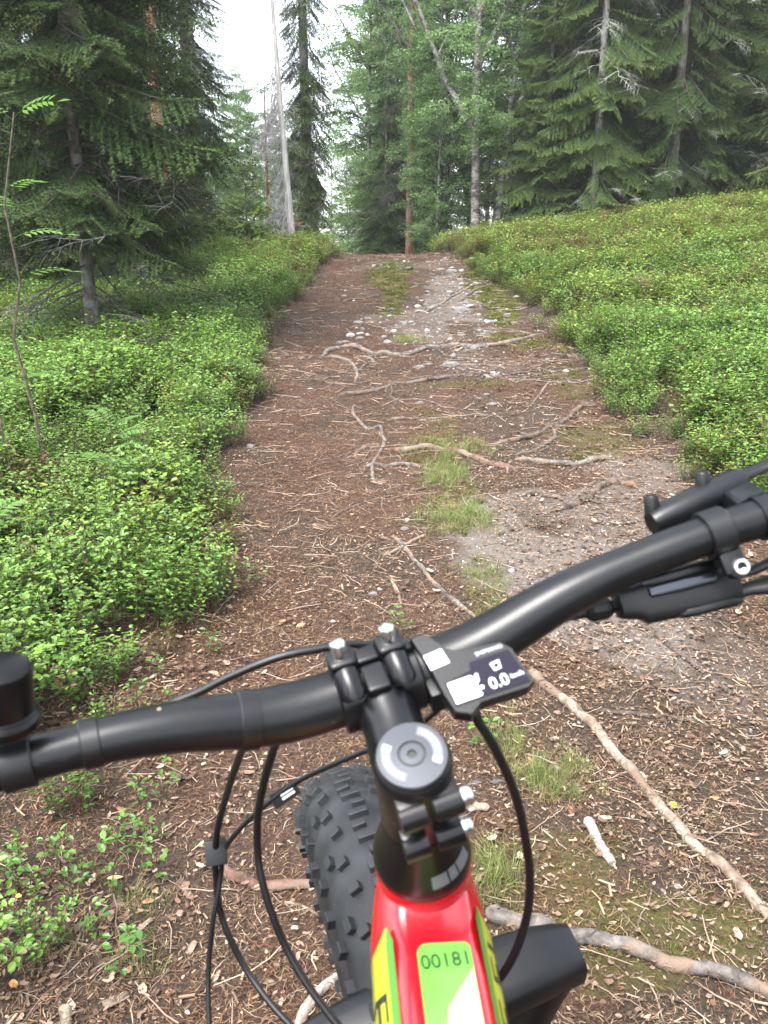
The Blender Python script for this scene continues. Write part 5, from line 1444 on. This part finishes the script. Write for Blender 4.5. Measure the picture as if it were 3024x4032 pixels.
def side_letter(kind, s, v, ln, x0=.0150, x1=.036, parent=None):
    """upright letters printed along the tube side; v is the rear (right) or front (left) foot of the spine"""
    d = -1 if s > 0 else 1; w = ln * .26; rows = []
    def bar(va, vb, xa, xb):
        strip_rows = [(va, [xa + (xb - xa) * i / 4 for i in range(5)]), (vb, [xa + (xb - xa) * i / 4 for i in range(5)])]
        if va > vb: strip_rows.reverse()
        rows.append(strip_rows)
    if kind in 'EFKL': bar(v, v + d * w, x0, x1)
    if kind in 'EF': bar(v + d * w, v + d * ln, x0, x0 + .0018); bar(v + d * w, v + d * ln * .9, (x0 + x1) * .5 - .0045, (x0 + x1) * .5 - .002)
    if kind in 'EL': bar(v + d * w, v + d * ln, x1 - .0022, x1)
    if kind == 'K':
        for i in range(6):
            bar(v + d * (w + (ln - w) * i / 6), v + d * (w + (ln - w) * (i + 1) / 6), x0 + .012 - .0022 * i, x0 + .016 - .0022 * i)
            bar(v + d * (w + (ln - w) * i / 6), v + d * (w + (ln - w) * (i + 1) / 6), x0 + .010 + .0015 * i, x0 + .014 + .0016 * i)
    f = side(s); mb = MB()
    for rws in rows:
        vs = [f(vv, x, .0010) for vv, xs in rws for x in xs]; fs = []
        for j in range(4):
            q = (j, j + 1, 5 + j + 1, 5 + j); fs.append(q if s < 0 else q[::-1])
        mb.add(vs, fs)
    part(mb, 'frame_letter', M['ink'], frame, smooth=False)
for kd, v, ln in (('L', .0085, .013), ('E', .0270, .0135), ('E', .0520, .0150), ('K', .0700, .0150)): side_letter(kd, 1, v, ln)
for kd, v, ln in (('F', .0300, .0150), ('E', .0475, .0160)): side_letter(kd, -1, v, ln)

# ---- headset cover and stem
mb = MB(); mb.lathe(S_(.062), bk_a, [(.0, 0), (.0195, 0), (.0200, .004), (.0215, .018), (.0260, .034), (.0280, .042), (.0284, .049), (.0275, .0505), (.0, .0505)], 44)
headset = part(mb, 'headset_cover', M['black_gloss'])
# printed arc on the cover, facing the rider's right
mb = MB()
seg_ = 26; vs, fs = [], []
for i in range(seg_ + 1):
    aa = R(-97 + 62 * i / seg_)
    dr = bk_b * math.cos(aa) + bk_g * math.sin(aa)
    for r_, h in ((.0238, .0270), (.0269, .0362)): vs.append(S_(.062) + bk_a * (h - .0004) + dr * (r_ + .0003))
for i in range(seg_):
    if i in (1, 3, 5) : pass
    if i in (9, 15): continue
    fs.append((2 * i, 2 * i + 1, 2 * i + 3, 2 * i + 2))
mb.add(vs, fs); part(mb, 'printed_arc', M['cap_white'], headset, smooth=False)
mb = MB()
mb.lathe(S_(0.0025), bk_a, [(.0, 0), (.0180, 0), (.0194, .0015), (.0196, .004), (.0196, .0575), (.0186, .0595), (0, .0595)], 44)
# neck to the bar
mb.tube([S_(.030, 0, .006), S_(.0295, 0, .022), B_(0, -.028, -.001), B_(0, -.010, 0)], [.0185, .0175, .0165, .0185], 26)
# pinch ears behind the steerer, split by a slot
for sv, ln in ((.0125, .0075), (.045, .0085)):
    for s, x0, x1 in ((1, .0022, .0165), (-1, .0022, .0150)):
        mb.tube([S_(sv + ln * .6, s * x0, -.0205), S_(sv + ln * .6, s * x1, -.0205)], .0072, 18)
        mb.rbox(S_(sv + ln * .6, s * (x0 + x1) / 2, -.0160), AX, ((x1 - x0) / 2, .0060, .0070), .0015)
# clamp halves round the bar: rear half with two bosses and a raised middle, front plate with two bosses
for (a0, a1, r1) in ((98, 262, .0206), (-76, 82, .0206)):
    vs, fs = [], []; n_ = 18; xs = (-.0235, -.0225, .0225, .0235)
    for i in range(n_ + 1):
        an = R(a0 + (a1 - a0) * i / n_); d_ = bk_g * math.cos(an) + bk_u * math.sin(an)
        for x, r_ in zip(xs, (r1 - .0012, r1, r1, r1 - .0012)): vs.append(B_(x) + d_ * r_)
        vs.append(B_(.0235) + d_ * .0160); vs.append(B_(-.0235) + d_ * .0160)
    for i in range(n_):
        for j in range(6):
            j2 = (j + 1) % 6; fs.append((i * 6 + j, i * 6 + j2, (i + 1) * 6 + j2, (i + 1) * 6 + j))
    fs.append(tuple(range(6))[::-1]); fs.append(tuple(n_ * 6 + k for k in range(6)))
    mb.add(vs, fs)
for s in (-1, 1):
    x = -.002 + s * .0140
    mb.tube([B_(x, -.0150, .0165), B_(x, -.0135, .0180), B_(x, .0000, .0195)], [.0055, .0072, .0074], 18)     # rear bosses
    mb.rbox(B_(x, .0085, .0195), AX, (.0078, .0066, .0056), .0028, 3)                                       # plate bosses
    mb.rbox(B_(x, .0155, -.0190), AX, (.0075, .0065, .0060), .0025, 3)
mb.rbox(B_(-.002, -.0085, .0185), AX, (.0066, .0088, .0040), .0022, 3)
mb.rbox(B_(-.002, .0080, .0190), AX, (.0066, .0050, .0026), .0018, 3)
stem = part(mb, 'stem', M['black_satin'], sharp=45)
for s in (-1, 1):
    mb = MB(); mb.lathe(B_(-.002 + s * .0140, .0100, .0235), bk_u * .94 + bk_g * .34, [(.0046, 0), (.0046, .0072), (.0040, .0086), (.0026, .0090), (.0022, .0070), (0, .0070)], 18)
    part(mb, 'bolt', M['steel'], stem)
for sv in (.0125 + .0045, .045 + .0051):
    mb = MB(); mb.lathe(S_(sv, .0160, -.0205), bk_b, [(.0050, 0), (.0050, .0050), (.0044, .0060), (.0026, .0062), (.0024, .0045), (0, .0045)], 18)
    part(mb, 'bolt', M['steel'], stem)
mb = MB(); mb.lathe(S_(.0023), bk_u, [(.0168, 0), (.0176, .0015), (.0172, .0036), (.0070, .0040), (.0066, .0022), (.0058, .0022), (.0056, .0036), (.0024, .0037), (.0022, -.0020), (0, -.0020)], 56)
cap = part(mb, 'top_cap', M['cap_grey'], sharp=30)
def ring_sector(r0, r1, a0, a1, h, n=18):
    mb = MB(); vs, fs = [], []
    for i in range(n + 1):
        an = R(a0 + (a1 - a0) * i / n); d_ = bk_b * math.cos(an) + bk_g * math.sin(an)
        for r_ in (r0, r1): vs.append(S_(.0023) + bk_u * h + d_ * r_)
    for i in range(n): fs.append((2 * i, 2 * i + 1, 2 * i + 3, 2 * i + 2))
    mb.add(vs, fs); return mb
mb = MB(); mb.lathe(S_(.0023), bk_u, [(.0022, .0026), (0, .0026)], 12, caps=False); part(mb, 'bolt_socket', M['ink'], cap, smooth=False)
mb = MB(); mb.lathe(S_(.0023), bk_u, [(.0067, .0030), (.0057, .0030)], 40, caps=False); part(mb, 'bolt_groove', M['ink'], cap, smooth=False)
hh_ = .00405
for a0, a1, e0, e1 in ((-40, 58, -40, -25), (140, 238, 205, 238)):
    part(ring_sector(.0104, .0150, a0, a1, hh_), 'printed_arc', M['cap_white'], cap, smooth=False)
part(ring_sector(.0104, .0150, -42, -27, hh_ + .0001, 5), 'arc_end', M['cap_white2'], cap, smooth=False)
part(ring_sector(.0104, .0150, 138, 153, hh_ + .0001, 5), 'arc_end', M['cap_white2'], cap, smooth=False)
for a0 in (35, 22, 9, -4, 168, 181, 194, 207, 220): part(ring_sector(.0116, .0138, a0, a0 + 9, hh_ + .0002, 4), 'arc_letter', M['cap_white2'], cap, smooth=False)

# ---- handlebar: riser bar, thick in the middle
BARP = [(0, 0, 0), (.020, 0, 0), (.040, 0, .0006), (.055, 0, .0025), (.072, .0005, .0070), (.090, .0012, .0140), (.106, .0018, .0200), (.122, .0022, .0245), (.140, .0022, .0285), (.160, .0016, .0320), (.185, .0005, .0360), (.215, -.0015, .0395), (.25, -.0045, .0430), (.30, -.0105, .0475), (.355, -.018, .0520)]
def bar_r(b):
    b = abs(b); return .0161 if b < .055 else .0112 + .0049 * max(0, 1 - (b - .055) / .10) ** 1.0
def bar_at(b):
    s = -1 if b < 0 else 1; q = abs(b)
    for p0, p1 in zip(BARP, BARP[1:]):
        if q <= p1[0]: break
    t = (q - p0[0]) / (p1[0] - p0[0])
    return B_(b, p0[1] + (p1[1] - p0[1]) * t, p0[2] + (p1[2] - p0[2]) * t)
xs = [i * .355 / 40 for i in range(-40, 41)]
raw = [bar_at(x) for x in xs]
for it in range(2): raw = [raw[0]] + [(raw[i - 1] + raw[i] * 2 + raw[i + 1]) / 4 for i in range(1, len(raw) - 1)] + [raw[-1]]
mb = MB(); mb.tube(raw, [bar_r(x) for x in xs], 40)
handlebar = part(mb, 'handlebar', M['bar'])
for b_, g_, u_, s_ in ((-.047, -.0095, .0128, .0028), (-.113, .0035, .0135, .0016), (.052, -.004, .0158, .0020), (-.030, -.0155, .0035, .0012)):
    c_ = bar_at(b_) + bk_g * g_ + bk_u * (u_ if abs(b_) < .06 else u_ - .0005); mb = MB(); mb.lathe(c_ - (bk_g * g_ + bk_u * u_).normalized() * .0006, bk_g * g_ + bk_u * u_, [(s_, 0), (s_ * .7, .0007), (0, .0009)], 7)
    part(mb, 'mud_speck', M['mud'], handlebar)
def bar_dir(b): return (bar_at(b + .004) - bar_at(b - .004)).normalized()
def bar_ring(b, width, extra, name, m, parent=None, prof=None):
    mb = MB(); p = bar_at(b); d = bar_dir(b); r_ = bar_r(b) + extra; w = width / 2
    mb.lathe(p, d, prof or [(bar_r(b) - .001, -w), (r_ - .0006, -w), (r_, -w + .0007), (r_, w - .0007), (r_ - .0006, w), (bar_r(b) - .001, w)], 36, caps=False)
    return part(mb, name, m, parent)
bar_ring(-.0735, .0110, .0010, 'cable_band', M['rubber'], handlebar)
bar_ring(-.1490, .0095, .0011, 'cable_band', M['rubber'], handlebar)
# grips with ridged inner ends
for s in (-1, 1):
    b0 = .253 if s > 0 else .212
    mb = MB(); b = b0; vs = []
    pts_, rad_ = [], []
    while b < .353:
        k = int((b - b0) / .0035); pts_.append(bar_at(s * b)); rad_.append((.0168 if b - b0 < .012 else .0150 + .0008 * (k % 2))); b += .0035
    mb.tube(pts_, rad_, 28); part(mb, 'grip', M['grip'])

# ---- display unit to the right of the stem
dn = (bk_u * math.cos(R(12)) - bk_g * math.sin(R(12))); d2 = dn.cross(bk_b)
D0 = B_(.0320, -.0240, .0170)
def D_(x, y, h=0): return D0 + bk_b * x + d2 * y + dn * h
face = [(-.0085, .0315), (-.0006, .0320), (.0030, .0262), (.0075, .0195), (.0120, .0165), (.0170, .0152), (.0284, .0139), (.0370, .0131), (.0417, .0072), (.0449, -.0147), (.0410, -.0168), (.0136, -.0160), (.0065, -.0205), (-.0010, -.0165), (-.0032, -.0060), (-.0045, .0085)]
inner = [(x * .985 + .0003, y * .965) for x, y in face]
mb = MB(); k = len(face)
vs = [D_(x, y, 0) for x, y in inner] + [D_(x, y, -.0008) for x, y in face] + [D_(x, y, -.0105) for x, y in face] + [D_(x * .92, y * .9, -.0125) for x, y in face]
fs = [tuple(range(k))[::-1] if False else tuple(reversed(range(k)))] + [tuple(3 * k + i for i in range(k))]
for r_ in range(3):
    for i in range(k):
        j = (i + 1) % k; fs.append((r_ * k + i, r_ * k + j, (r_ + 1) * k + j, (r_ + 1) * k + i))
mb.add(vs, [tuple(reversed(f)) for f in fs])
display = part(mb, 'display_unit', M['black_plastic'], sharp=25)
def dpatch(name, m, poly, h, parent=display):
    mb = MB(); mb.prism([D_(x, y, h) for x, y in poly][::-1], dn, .0003); return part(mb, name, m, parent, smooth=False)
dpatch('screen', M['glass'], [(-.0002, .0002), (.0150, .0024), (.0160, .0068), (.0392, .0068), (.0428, -.0138), (.0003, -.0134)], .0007)
# sky glare painted white over the screen's left half, then figures and unit
dpatch('screen_glare', M['lcd_glare'], [(.0004, -.0006), (.0138, -.0004), (.0152, -.0030), (.0142, -.0060), (.0160, -.0085), (.0150, -.0128), (.0010, -.0128)], .00105)
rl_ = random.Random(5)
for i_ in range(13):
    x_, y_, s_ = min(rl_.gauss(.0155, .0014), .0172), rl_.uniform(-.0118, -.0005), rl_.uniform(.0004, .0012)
    dpatch('glare_blotch', M['lcd_glare'], [(x_ - s_, y_ + s_ * .4), (x_ - s_ * .2, y_ + s_), (x_ + s_, y_ + s_ * .2), (x_ + s_ * .3, y_ - s_), (x_ - s_ * .8, y_ - s_ * .5)], .00104)  # painted flecks that roughen the edge of the glare
text_obj('0.0', M['lcd_glare'], display, D_(.0268, -.0088, .0011), bk_b, d2, .0092, 'speed_figures')
text_obj('km/h', M['lcd_glare'], display, D_(.0375, -.0082, .0011), bk_b, d2, .0038, 'speed_unit')
dpatch('screen_symbol', M['lcd_glare'], [(.0262, .0022), (.0318, .0030), (.0312, -.0018), (.0272, -.0024)], .00105)
dpatch('screen_symbol', M['glass'], [(.0275, .0012), (.0307, .0017), (.0303, -.0008), (.0280, -.0012)], .0012)
text_obj('SHIMANO', M['white'], display, D_(.0290, .0098, .0006), bk_b, d2, .0034, 'maker_lettering', sx=1.05)
dpatch('sticker', M['white'], [(-.0058, .0186), (.0050, .0196), (.0066, .0104), (-.0048, .0094)], .0006)
text_obj('2', M['ink'], display, D_(.0008, .0150, .0010), bk_b, d2, .0042, 'sticker_print')
mb = MB(); mb.lathe(bar_at(.0290), bk_b, [(.0155, -.0055), (.0166, -.0055), (.0170, -.005), (.0170, .005), (.0166, .0055), (.0155, .0055)], 36, caps=False)
mb.rbox(B_(.030, -.0165, .0010), AX, (.0065, .0080, .0090), .002)
part(mb, 'display_clamp', M['black_plastic'])

# ---- right side controls
ring_b = .2070
bar_ring(ring_b, .0140, .0030, 'shifter_clamp', M['black_plastic'])
sp = bar_at(ring_b); sd = bar_dir(ring_b)
view_dir = (V3((0, 0, 1.28)) - sp).normalized()
dnv = (view_dir - sd * view_dir.dot(sd)).normalized(); dside = sd.cross(dnv)
if dside.z > 0: dside = -dside                            # across the bar, down and towards the rider
mb = MB(); ear = sp + dside * .0185 + sd * .004
mb.rbox(sp + dside * .0165 + sd * .002, (sd, dside, dnv), (.0068, .0085, .0060), .002)
mb.tube([ear - dnv * .004 + dside * .004, ear + dnv * .0050 + dside * .004], .0062, 20)
sh_ear = part(mb, 'shifter_bracket', M['black_plastic'])
mb = MB(); mb.lathe(ear + dside * .004 + dnv * .0048, dnv, [(.0048, 0), (.0048, .0030), (.0043, .0036), (.0027, .0036), (.0024, .0010), (0, .0010)], 24)
part(mb, 'bolt', M['steel'], sh_ear)
# shifter body: flattened pod beside the bar
def pod(p0, p1, w_ax, n_ax, rows, K=20, pw=.6):
    mb = MB(); vs, fs = [], []; d = p1 - p0
    for (t, hw, hn, sh) in rows:
        for k in range(K):
            a = 2 * PI * k / K; ca, sa = math.cos(a), math.sin(a)
            ca = math.copysign(abs(ca) ** pw, ca); sa = math.copysign(abs(sa) ** pw, sa)
            vs.append(p0 + d * t + w_ax * (ca * hw + sh) + n_ax * sa * hn)
    for i in range(len(rows) - 1):
        for k in range(K):
            k2 = (k + 1) % K; fs.append((i * K + k, i * K + k2, (i + 1) * K + k2, (i + 1) * K + k))
    fs.append(tuple(range(K))[::-1]); fs.append(tuple((len(rows) - 1) * K + k for k in range(K)))
    return mb.add(vs, fs)
q0, q1 = V3((.1390, .4540, 1.0835)), V3((.2075, .4600, 1.0985))
qd = (q1 - q0).normalized(); qn = (view_dir - qd * view_dir.dot(qd)).normalized(); qw = qd.cross(qn)
if qw.z > 0: qw = -qw
mb = pod(q0, q1, qw, qn, [(-.02, .0085, .007, -.001), (0, .0098, .009, -.001), (.14, .0112, .010, 0), (.2, .0135, .011, .0015), (.6, .0140, .011, .002), (.92, .0128, .010, .0025), (1.0, .0110, .009, .003), (1.03, .006, .006, .003)])
shifter = part(mb, 'shifter', M['black_plastic'])
mb = pod(q0 + qd * .017 + qn * .0108 - qw * .0035, q0 + qd * .0560 + qn * .0108 - qw * .0035, qw, qn, [(-.03, .001, .0005, 0), (0, .0036, .0016, 0), (.5, .0042, .0021, 0), (1, .0036, .0016, 0), (1.03, .001, .0005, 0)], 16, .8)
part(mb, 'gear_window', M['window'], shifter)
mb = pod(q0 + qd * .014 + qn * .0070 - qw * .0095, q0 + qd * .062 + qn * .0070 - qw * .0095, qw, qn, [(0, .0025, .003, 0), (.2, .0040, .005, 0), (.8, .0040, .005, -.001), (1, .003, .003, -.002)], 14)
part(mb, 'shifter_cover', M['black_satin'], shifter)
mb = pod(q0 + qd * .030 + qn * .004 + qw * .0130, q0 + qd * .070 + qn * .004 + qw * .0130, qw, qn, [(0, .002, .004, 0), (.15, .0035, .006, 0), (.85, .0035, .006, 0), (1, .002, .004, 0)], 14)
part(mb, 'shifter_rib', M['black_satin'], shifter)
mb = MB(); mb.lathe(q0 - qd * .0005, -qd, [(.0032, -.002), (.0036, .003), (.0058, .005), (.0068, .0075), (.0068, .0155), (.0052, .0185), (.0034, .0195), (.0030, .0230), (.0026, .0300)], 12)
part(mb, 'barrel_adjuster', M['black_plastic'], shifter, sharp=20)
# thumb levers
mb = MB()
mb.tube([q1 - qw * .001, q1 + qd * .012 - qw * .0012, q1 + qd * .026 - qw * .004, q1 + qd * .036 - qw * .010], [.0042, .0036, .0040, .0085], 14, squash=.7)
part(mb, 'thumb_lever', M['black_plastic'], shifter)
mb = MB()
mb.tube([q1 - qd * .008 + qw * .010, q1 + qd * .006 + qw * .0085, q1 + qd * .022 + qw * .0095, q1 + qd * .045 + qw * .013], [.0055, .0052, .0078, .0105], 16, squash=.7)
part(mb, 'thumb_lever', M['black_plastic'], shifter)
# brake lever body beyond the bar, with its clamp
bar_ring(.2385, .0120, .0022, 'brake_clamp', M['black_satin'])
m0, m1 = V3((.1695, .4927, 1.1230)), V3((.2270, .5090, 1.1445))
mdir = (m1 - m0).normalized()
mb = MB(); mb.tube([m0 - mdir * .003, m0 + mdir * .004, m0.lerp(m1, .4), m1 - mdir * .004, m1], [.0078, .0096, .0102, .0104, .0092], 26)
mb.rbox(m0.lerp(m1, .86) - V3((0, .014, .002)), (mdir, V3((0, 1, 0)), V3((0, 0, 1))), (.009, .020, .006), .002)
brake = part(mb, 'brake_lever', M['bar'], sharp=45)
for t in (.03, .62):
    mb = MB(); c = m0.lerp(m1, t) + V3((-.004, .002, .0078)); mb.lathe(c, V3((-.12, .10, 1)), [(.0046, -.004), (.0046, .0068), (.0038, .0080), (0, .0080)], 18)
    part(mb, 'reservoir_screw', M['black_plastic'], brake)
mb = MB(); mb.tube([m0 + V3((.01, .014, -.004)), m0.lerp(m1, .6) + V3((.02, .055, -.012)), m1 + V3((.06, .060, .004)), m1 + V3((.11, .045, .018))], [.006, .0065, .006, .0055], 12, squash=.6)
part(mb, 'lever_blade', M['bar'], brake)

# ---- bell on the left end of the bar
bl_c = bar_at(-.1800)
bl_u = (bk_u * .97 + bk_g * .20 - bk_b * .10).normalized()
bl_p = V3((-.1829, .3494, 1.0666)); bl_u = (V3((-.1787, .3460, 1.0960)) - V3((-.1829, .3494, 1.0666))).normalized()
mb = MB(); mb.lathe(bl_p, bl_u, [(0, .0), (.0150, .0), (.0172, .0020), (.0174, .0065), (.0160, .0085), (.0150, .0090), (.0148, .0105), (.0146, .0300), (.0136, .0330), (.0110, .0345), (0, .0350)], 40)
bell = part(mb, 'bell', M['black_gloss'], sharp=35)
mb = MB(); p = bl_p + bl_u * .020 + bk_b * .0150; mb.lathe(bl_p + bl_u * .0092, bl_u, [(.0151, 0), (.0156, .0006), (.0151, .0012)], 40, caps=False)
part(mb, 'bell_ring', M['black_plastic'], bell)
bar_ring(-.1830, .0150, .0022, 'bell_clamp', M['black_plastic'])

# ---- cables and hoses
def cable(name, pts_, r_, m='rubber'):
    P_ = [V3(p) for p in pts_]; out = []
    for i in range(len(P_) - 1):
        p0, p1, p2, p3 = P_[max(i - 1, 0)], P_[i], P_[i + 1], P_[min(i + 2, len(P_) - 1)]
        for k in range(5):
            t = k / 5; out.append(.5 * ((2 * p1) + (-p0 + p2) * t + (2 * p0 - 5 * p1 + 4 * p2 - p3) * t * t + (-p0 + 3 * p1 - 3 * p2 + p3) * t ** 3))
    out.append(P_[-1]); mb = MB(); mb.tube(out, r_, 12); return part(mb, name, M[m])
C1 = [(-0.0809,0.4394,1.0071), (-0.0967,0.4780,0.9622), (-0.1139,0.5140,0.9089), (-0.1286,0.5404,0.8585), (-0.1345,0.5492,0.8188), (-0.1339,0.5482,0.7814), (-0.1264,0.5411,0.7581), (-0.1122,0.5328,0.7313), (-0.0939,0.5179,0.7165), (-0.0743,0.5041,0.7056), (-0.0463,0.4892,0.6912), (-0.0104,0.4754,0.6801)]
C2 = [(-0.0614,0.4410,1.0124), (-0.0710,0.4621,0.9785), (-0.0812,0.4820,0.9411), (-0.0884,0.4921,0.9058), (-0.0899,0.4933,0.8756), (-0.0866,0.4871,0.8551), (-0.0790,0.4798,0.8315), (-0.0691,0.4731,0.8094), (-0.0554,0.4624,0.7915), (-0.0420,0.4532,0.7786), (-0.0288,0.4447,0.7679), (-0.0062,0.4348,0.7525), (0.0160,0.4263,0.7420)]
C3 = [(0.0379,0.4621,1.0129), (0.0152,0.4741,0.9838), (-0.0126,0.4970,0.9561), (-0.0434,0.5194,0.9269), (-0.0657,0.5337,0.9051), (-0.0964,0.5447,0.8725), (-0.1161,0.5479,0.8488), (-0.1265,0.5480,0.8321), (-0.1297,0.5477,0.8139), (-0.1327,0.5412,0.7927), (-0.1363,0.5358,0.7751), (-0.1400,0.5239,0.7363), (-0.1372,0.5041,0.7056), (-0.1322,0.4882,0.6877)]
C0 = [(-0.1592,0.4423,1.0165), (-0.1396,0.4431,1.0191), (-0.1243,0.4449,1.0250), (-0.1117,0.4464,1.0298), (-0.0921,0.4492,1.0392), (-0.0642,0.4525,1.0499), (-0.0366,0.4587,1.0530), (-0.0198,0.4639,1.0529), (0.0060,0.4723,1.0462), (0.0298,0.4779,1.0304)]
C4 = [(0.0514,0.4192,1.0436), (0.0527,0.4154,1.0310), (0.0612,0.4159,1.0157), (0.0720,0.4191,0.9919), (0.0804,0.4221,0.9675), (0.0880,0.4274,0.9335), (0.0917,0.4298,0.9072), (0.0920,0.4320,0.8802), (0.0869,0.4299,0.8564), (0.0802,0.4295,0.8380), (0.0718,0.4300,0.8223), (0.0586,0.4299,0.8048)]
C5 = [(0.1310,0.4532,1.0822), (0.1240,0.4570,1.0800), (0.1148,0.4605,1.0761), (0.1008,0.4610,1.0700), (0.0877,0.4640,1.0600), (0.0714,0.4670,1.0480), (0.0496,0.4690,1.0300), (0.0379,0.4621,1.0129)]
cable('brake_hose', C1, .0026); cable('brake_hose', C2, .0028); cable('shift_cable', C3, .0021); cable('brake_hose', C0, .0026); cable('display_cable', C4, .0028); cable('shift_cable', C5, .0022)
mb = MB(); mb.rbox((-.1330, .5480, .8312), ((.96, .27, 0), (-.15, .5, .85), (.2, -.8, .5)), (.0085, .0095, .0060), .001); part(mb, 'cable_clip', M['rubber'])
tg0, tg1 = V3((-.0864, .5407, .8851)), V3((-.0664, .5341, .9045)); td = (tg1 - tg0).normalized(); tn = V3((.1, -.75, .6)); tn = (tn - td * tn.dot(td)).normalized(); tw_ = tn.cross(td)
if tw_.z > 0: tw_ = -tw_
mb = MB(); mb.rbox(tg0.lerp(tg1, .5) + tw_ * .003, (td, tw_, tn), (.0145, .0056, .0005), .0002, 1); tagp = part(mb, 'cable_tag', M['black_plastic'])
mb = MB()
for o_ in (-.0012, .0018):
    mb.rbox(tg0.lerp(tg1, .62) + tw_ * (.003 + o_) + tn * .0007, (td, tw_, tn), (.0068, .0009, .0001), 0, 0)
part(mb, 'tag_print', M['white'], tagp, smooth=False)

# ---- what lies behind the rider's view: seat, seat post, rear wheel, cranks
mb = tyre_mb(rear + V3((0, 0, .03)), tt_l, V3((0, 1, 0)), V3((0, 0, 1))); part(mb, 'tyre', M['tyre'], sharp=60)
mb = MB(); mb.lathe(rear + V3((0, 0, .03)), tt_l, [(.292, -.038), (.300, -.038), (.286, 0), (.300, .038), (.292, .038), (.280, 0), (.292, -.038)], 48, caps=False); part(mb, 'rim', M['black_satin'])
mb = MB(); mb.tube([seat_top, seat_top + V3((.0, -.045, .10))], .0155, 16); part(mb, 'seat_post', M['black_satin'])
mb = MB(); sc_ = seat_top + V3((0, -.05, .115)); vs, fs = [], []
for i, (y, w, h) in enumerate(((.14, .012, .010), (.12, .022, .016), (.05, .026, .020), (-.03, .050, .022), (-.10, .072, .024), (-.14, .060, .018))):
    for k in range(12):
        a = 2 * PI * k / 12; vs.append(sc_ + V3((math.cos(a) * w, y, math.sin(a) * h + .008 * (i == 5))))
for i in range(5):
    for k in range(12): fs.append((i * 12 + k, i * 12 + (k + 1) % 12, (i + 1) * 12 + (k + 1) % 12, (i + 1) * 12 + k))
fs.append(tuple(range(12))[::-1]); fs.append(tuple(60 + k for k in range(12)))
mb.add(vs, fs); part(mb, 'saddle', M['black_plastic'])

# ------------------------------------------------------------------ thin haze between the trees, added to stand in for lens veil
hz = MB(); hz.rbox((0, 28.5, 8.0), ((1, 0, 0), (0, 1, 0), (0, 0, 1)), (74, 54.5, 11.0), 0, 0)
m_, N_, L_, b_ = new_mat('added_haze')
N_.remove(b_)
pv = N_.new('ShaderNodeVolumePrincipled')
pv.inputs['Color'].default_value = (.93, .97, .97, 1)
pv.inputs['Density'].default_value = .0014
pv.inputs['Anisotropy'].default_value = .25
L_.new(pv.outputs['Volume'], N_['Material Output'].inputs['Volume'])
tag(hz.build('added_haze', m_, smooth=False), 'thin pale haze between the trees, added for the lens veil', 'added_haze', kind='stuff')
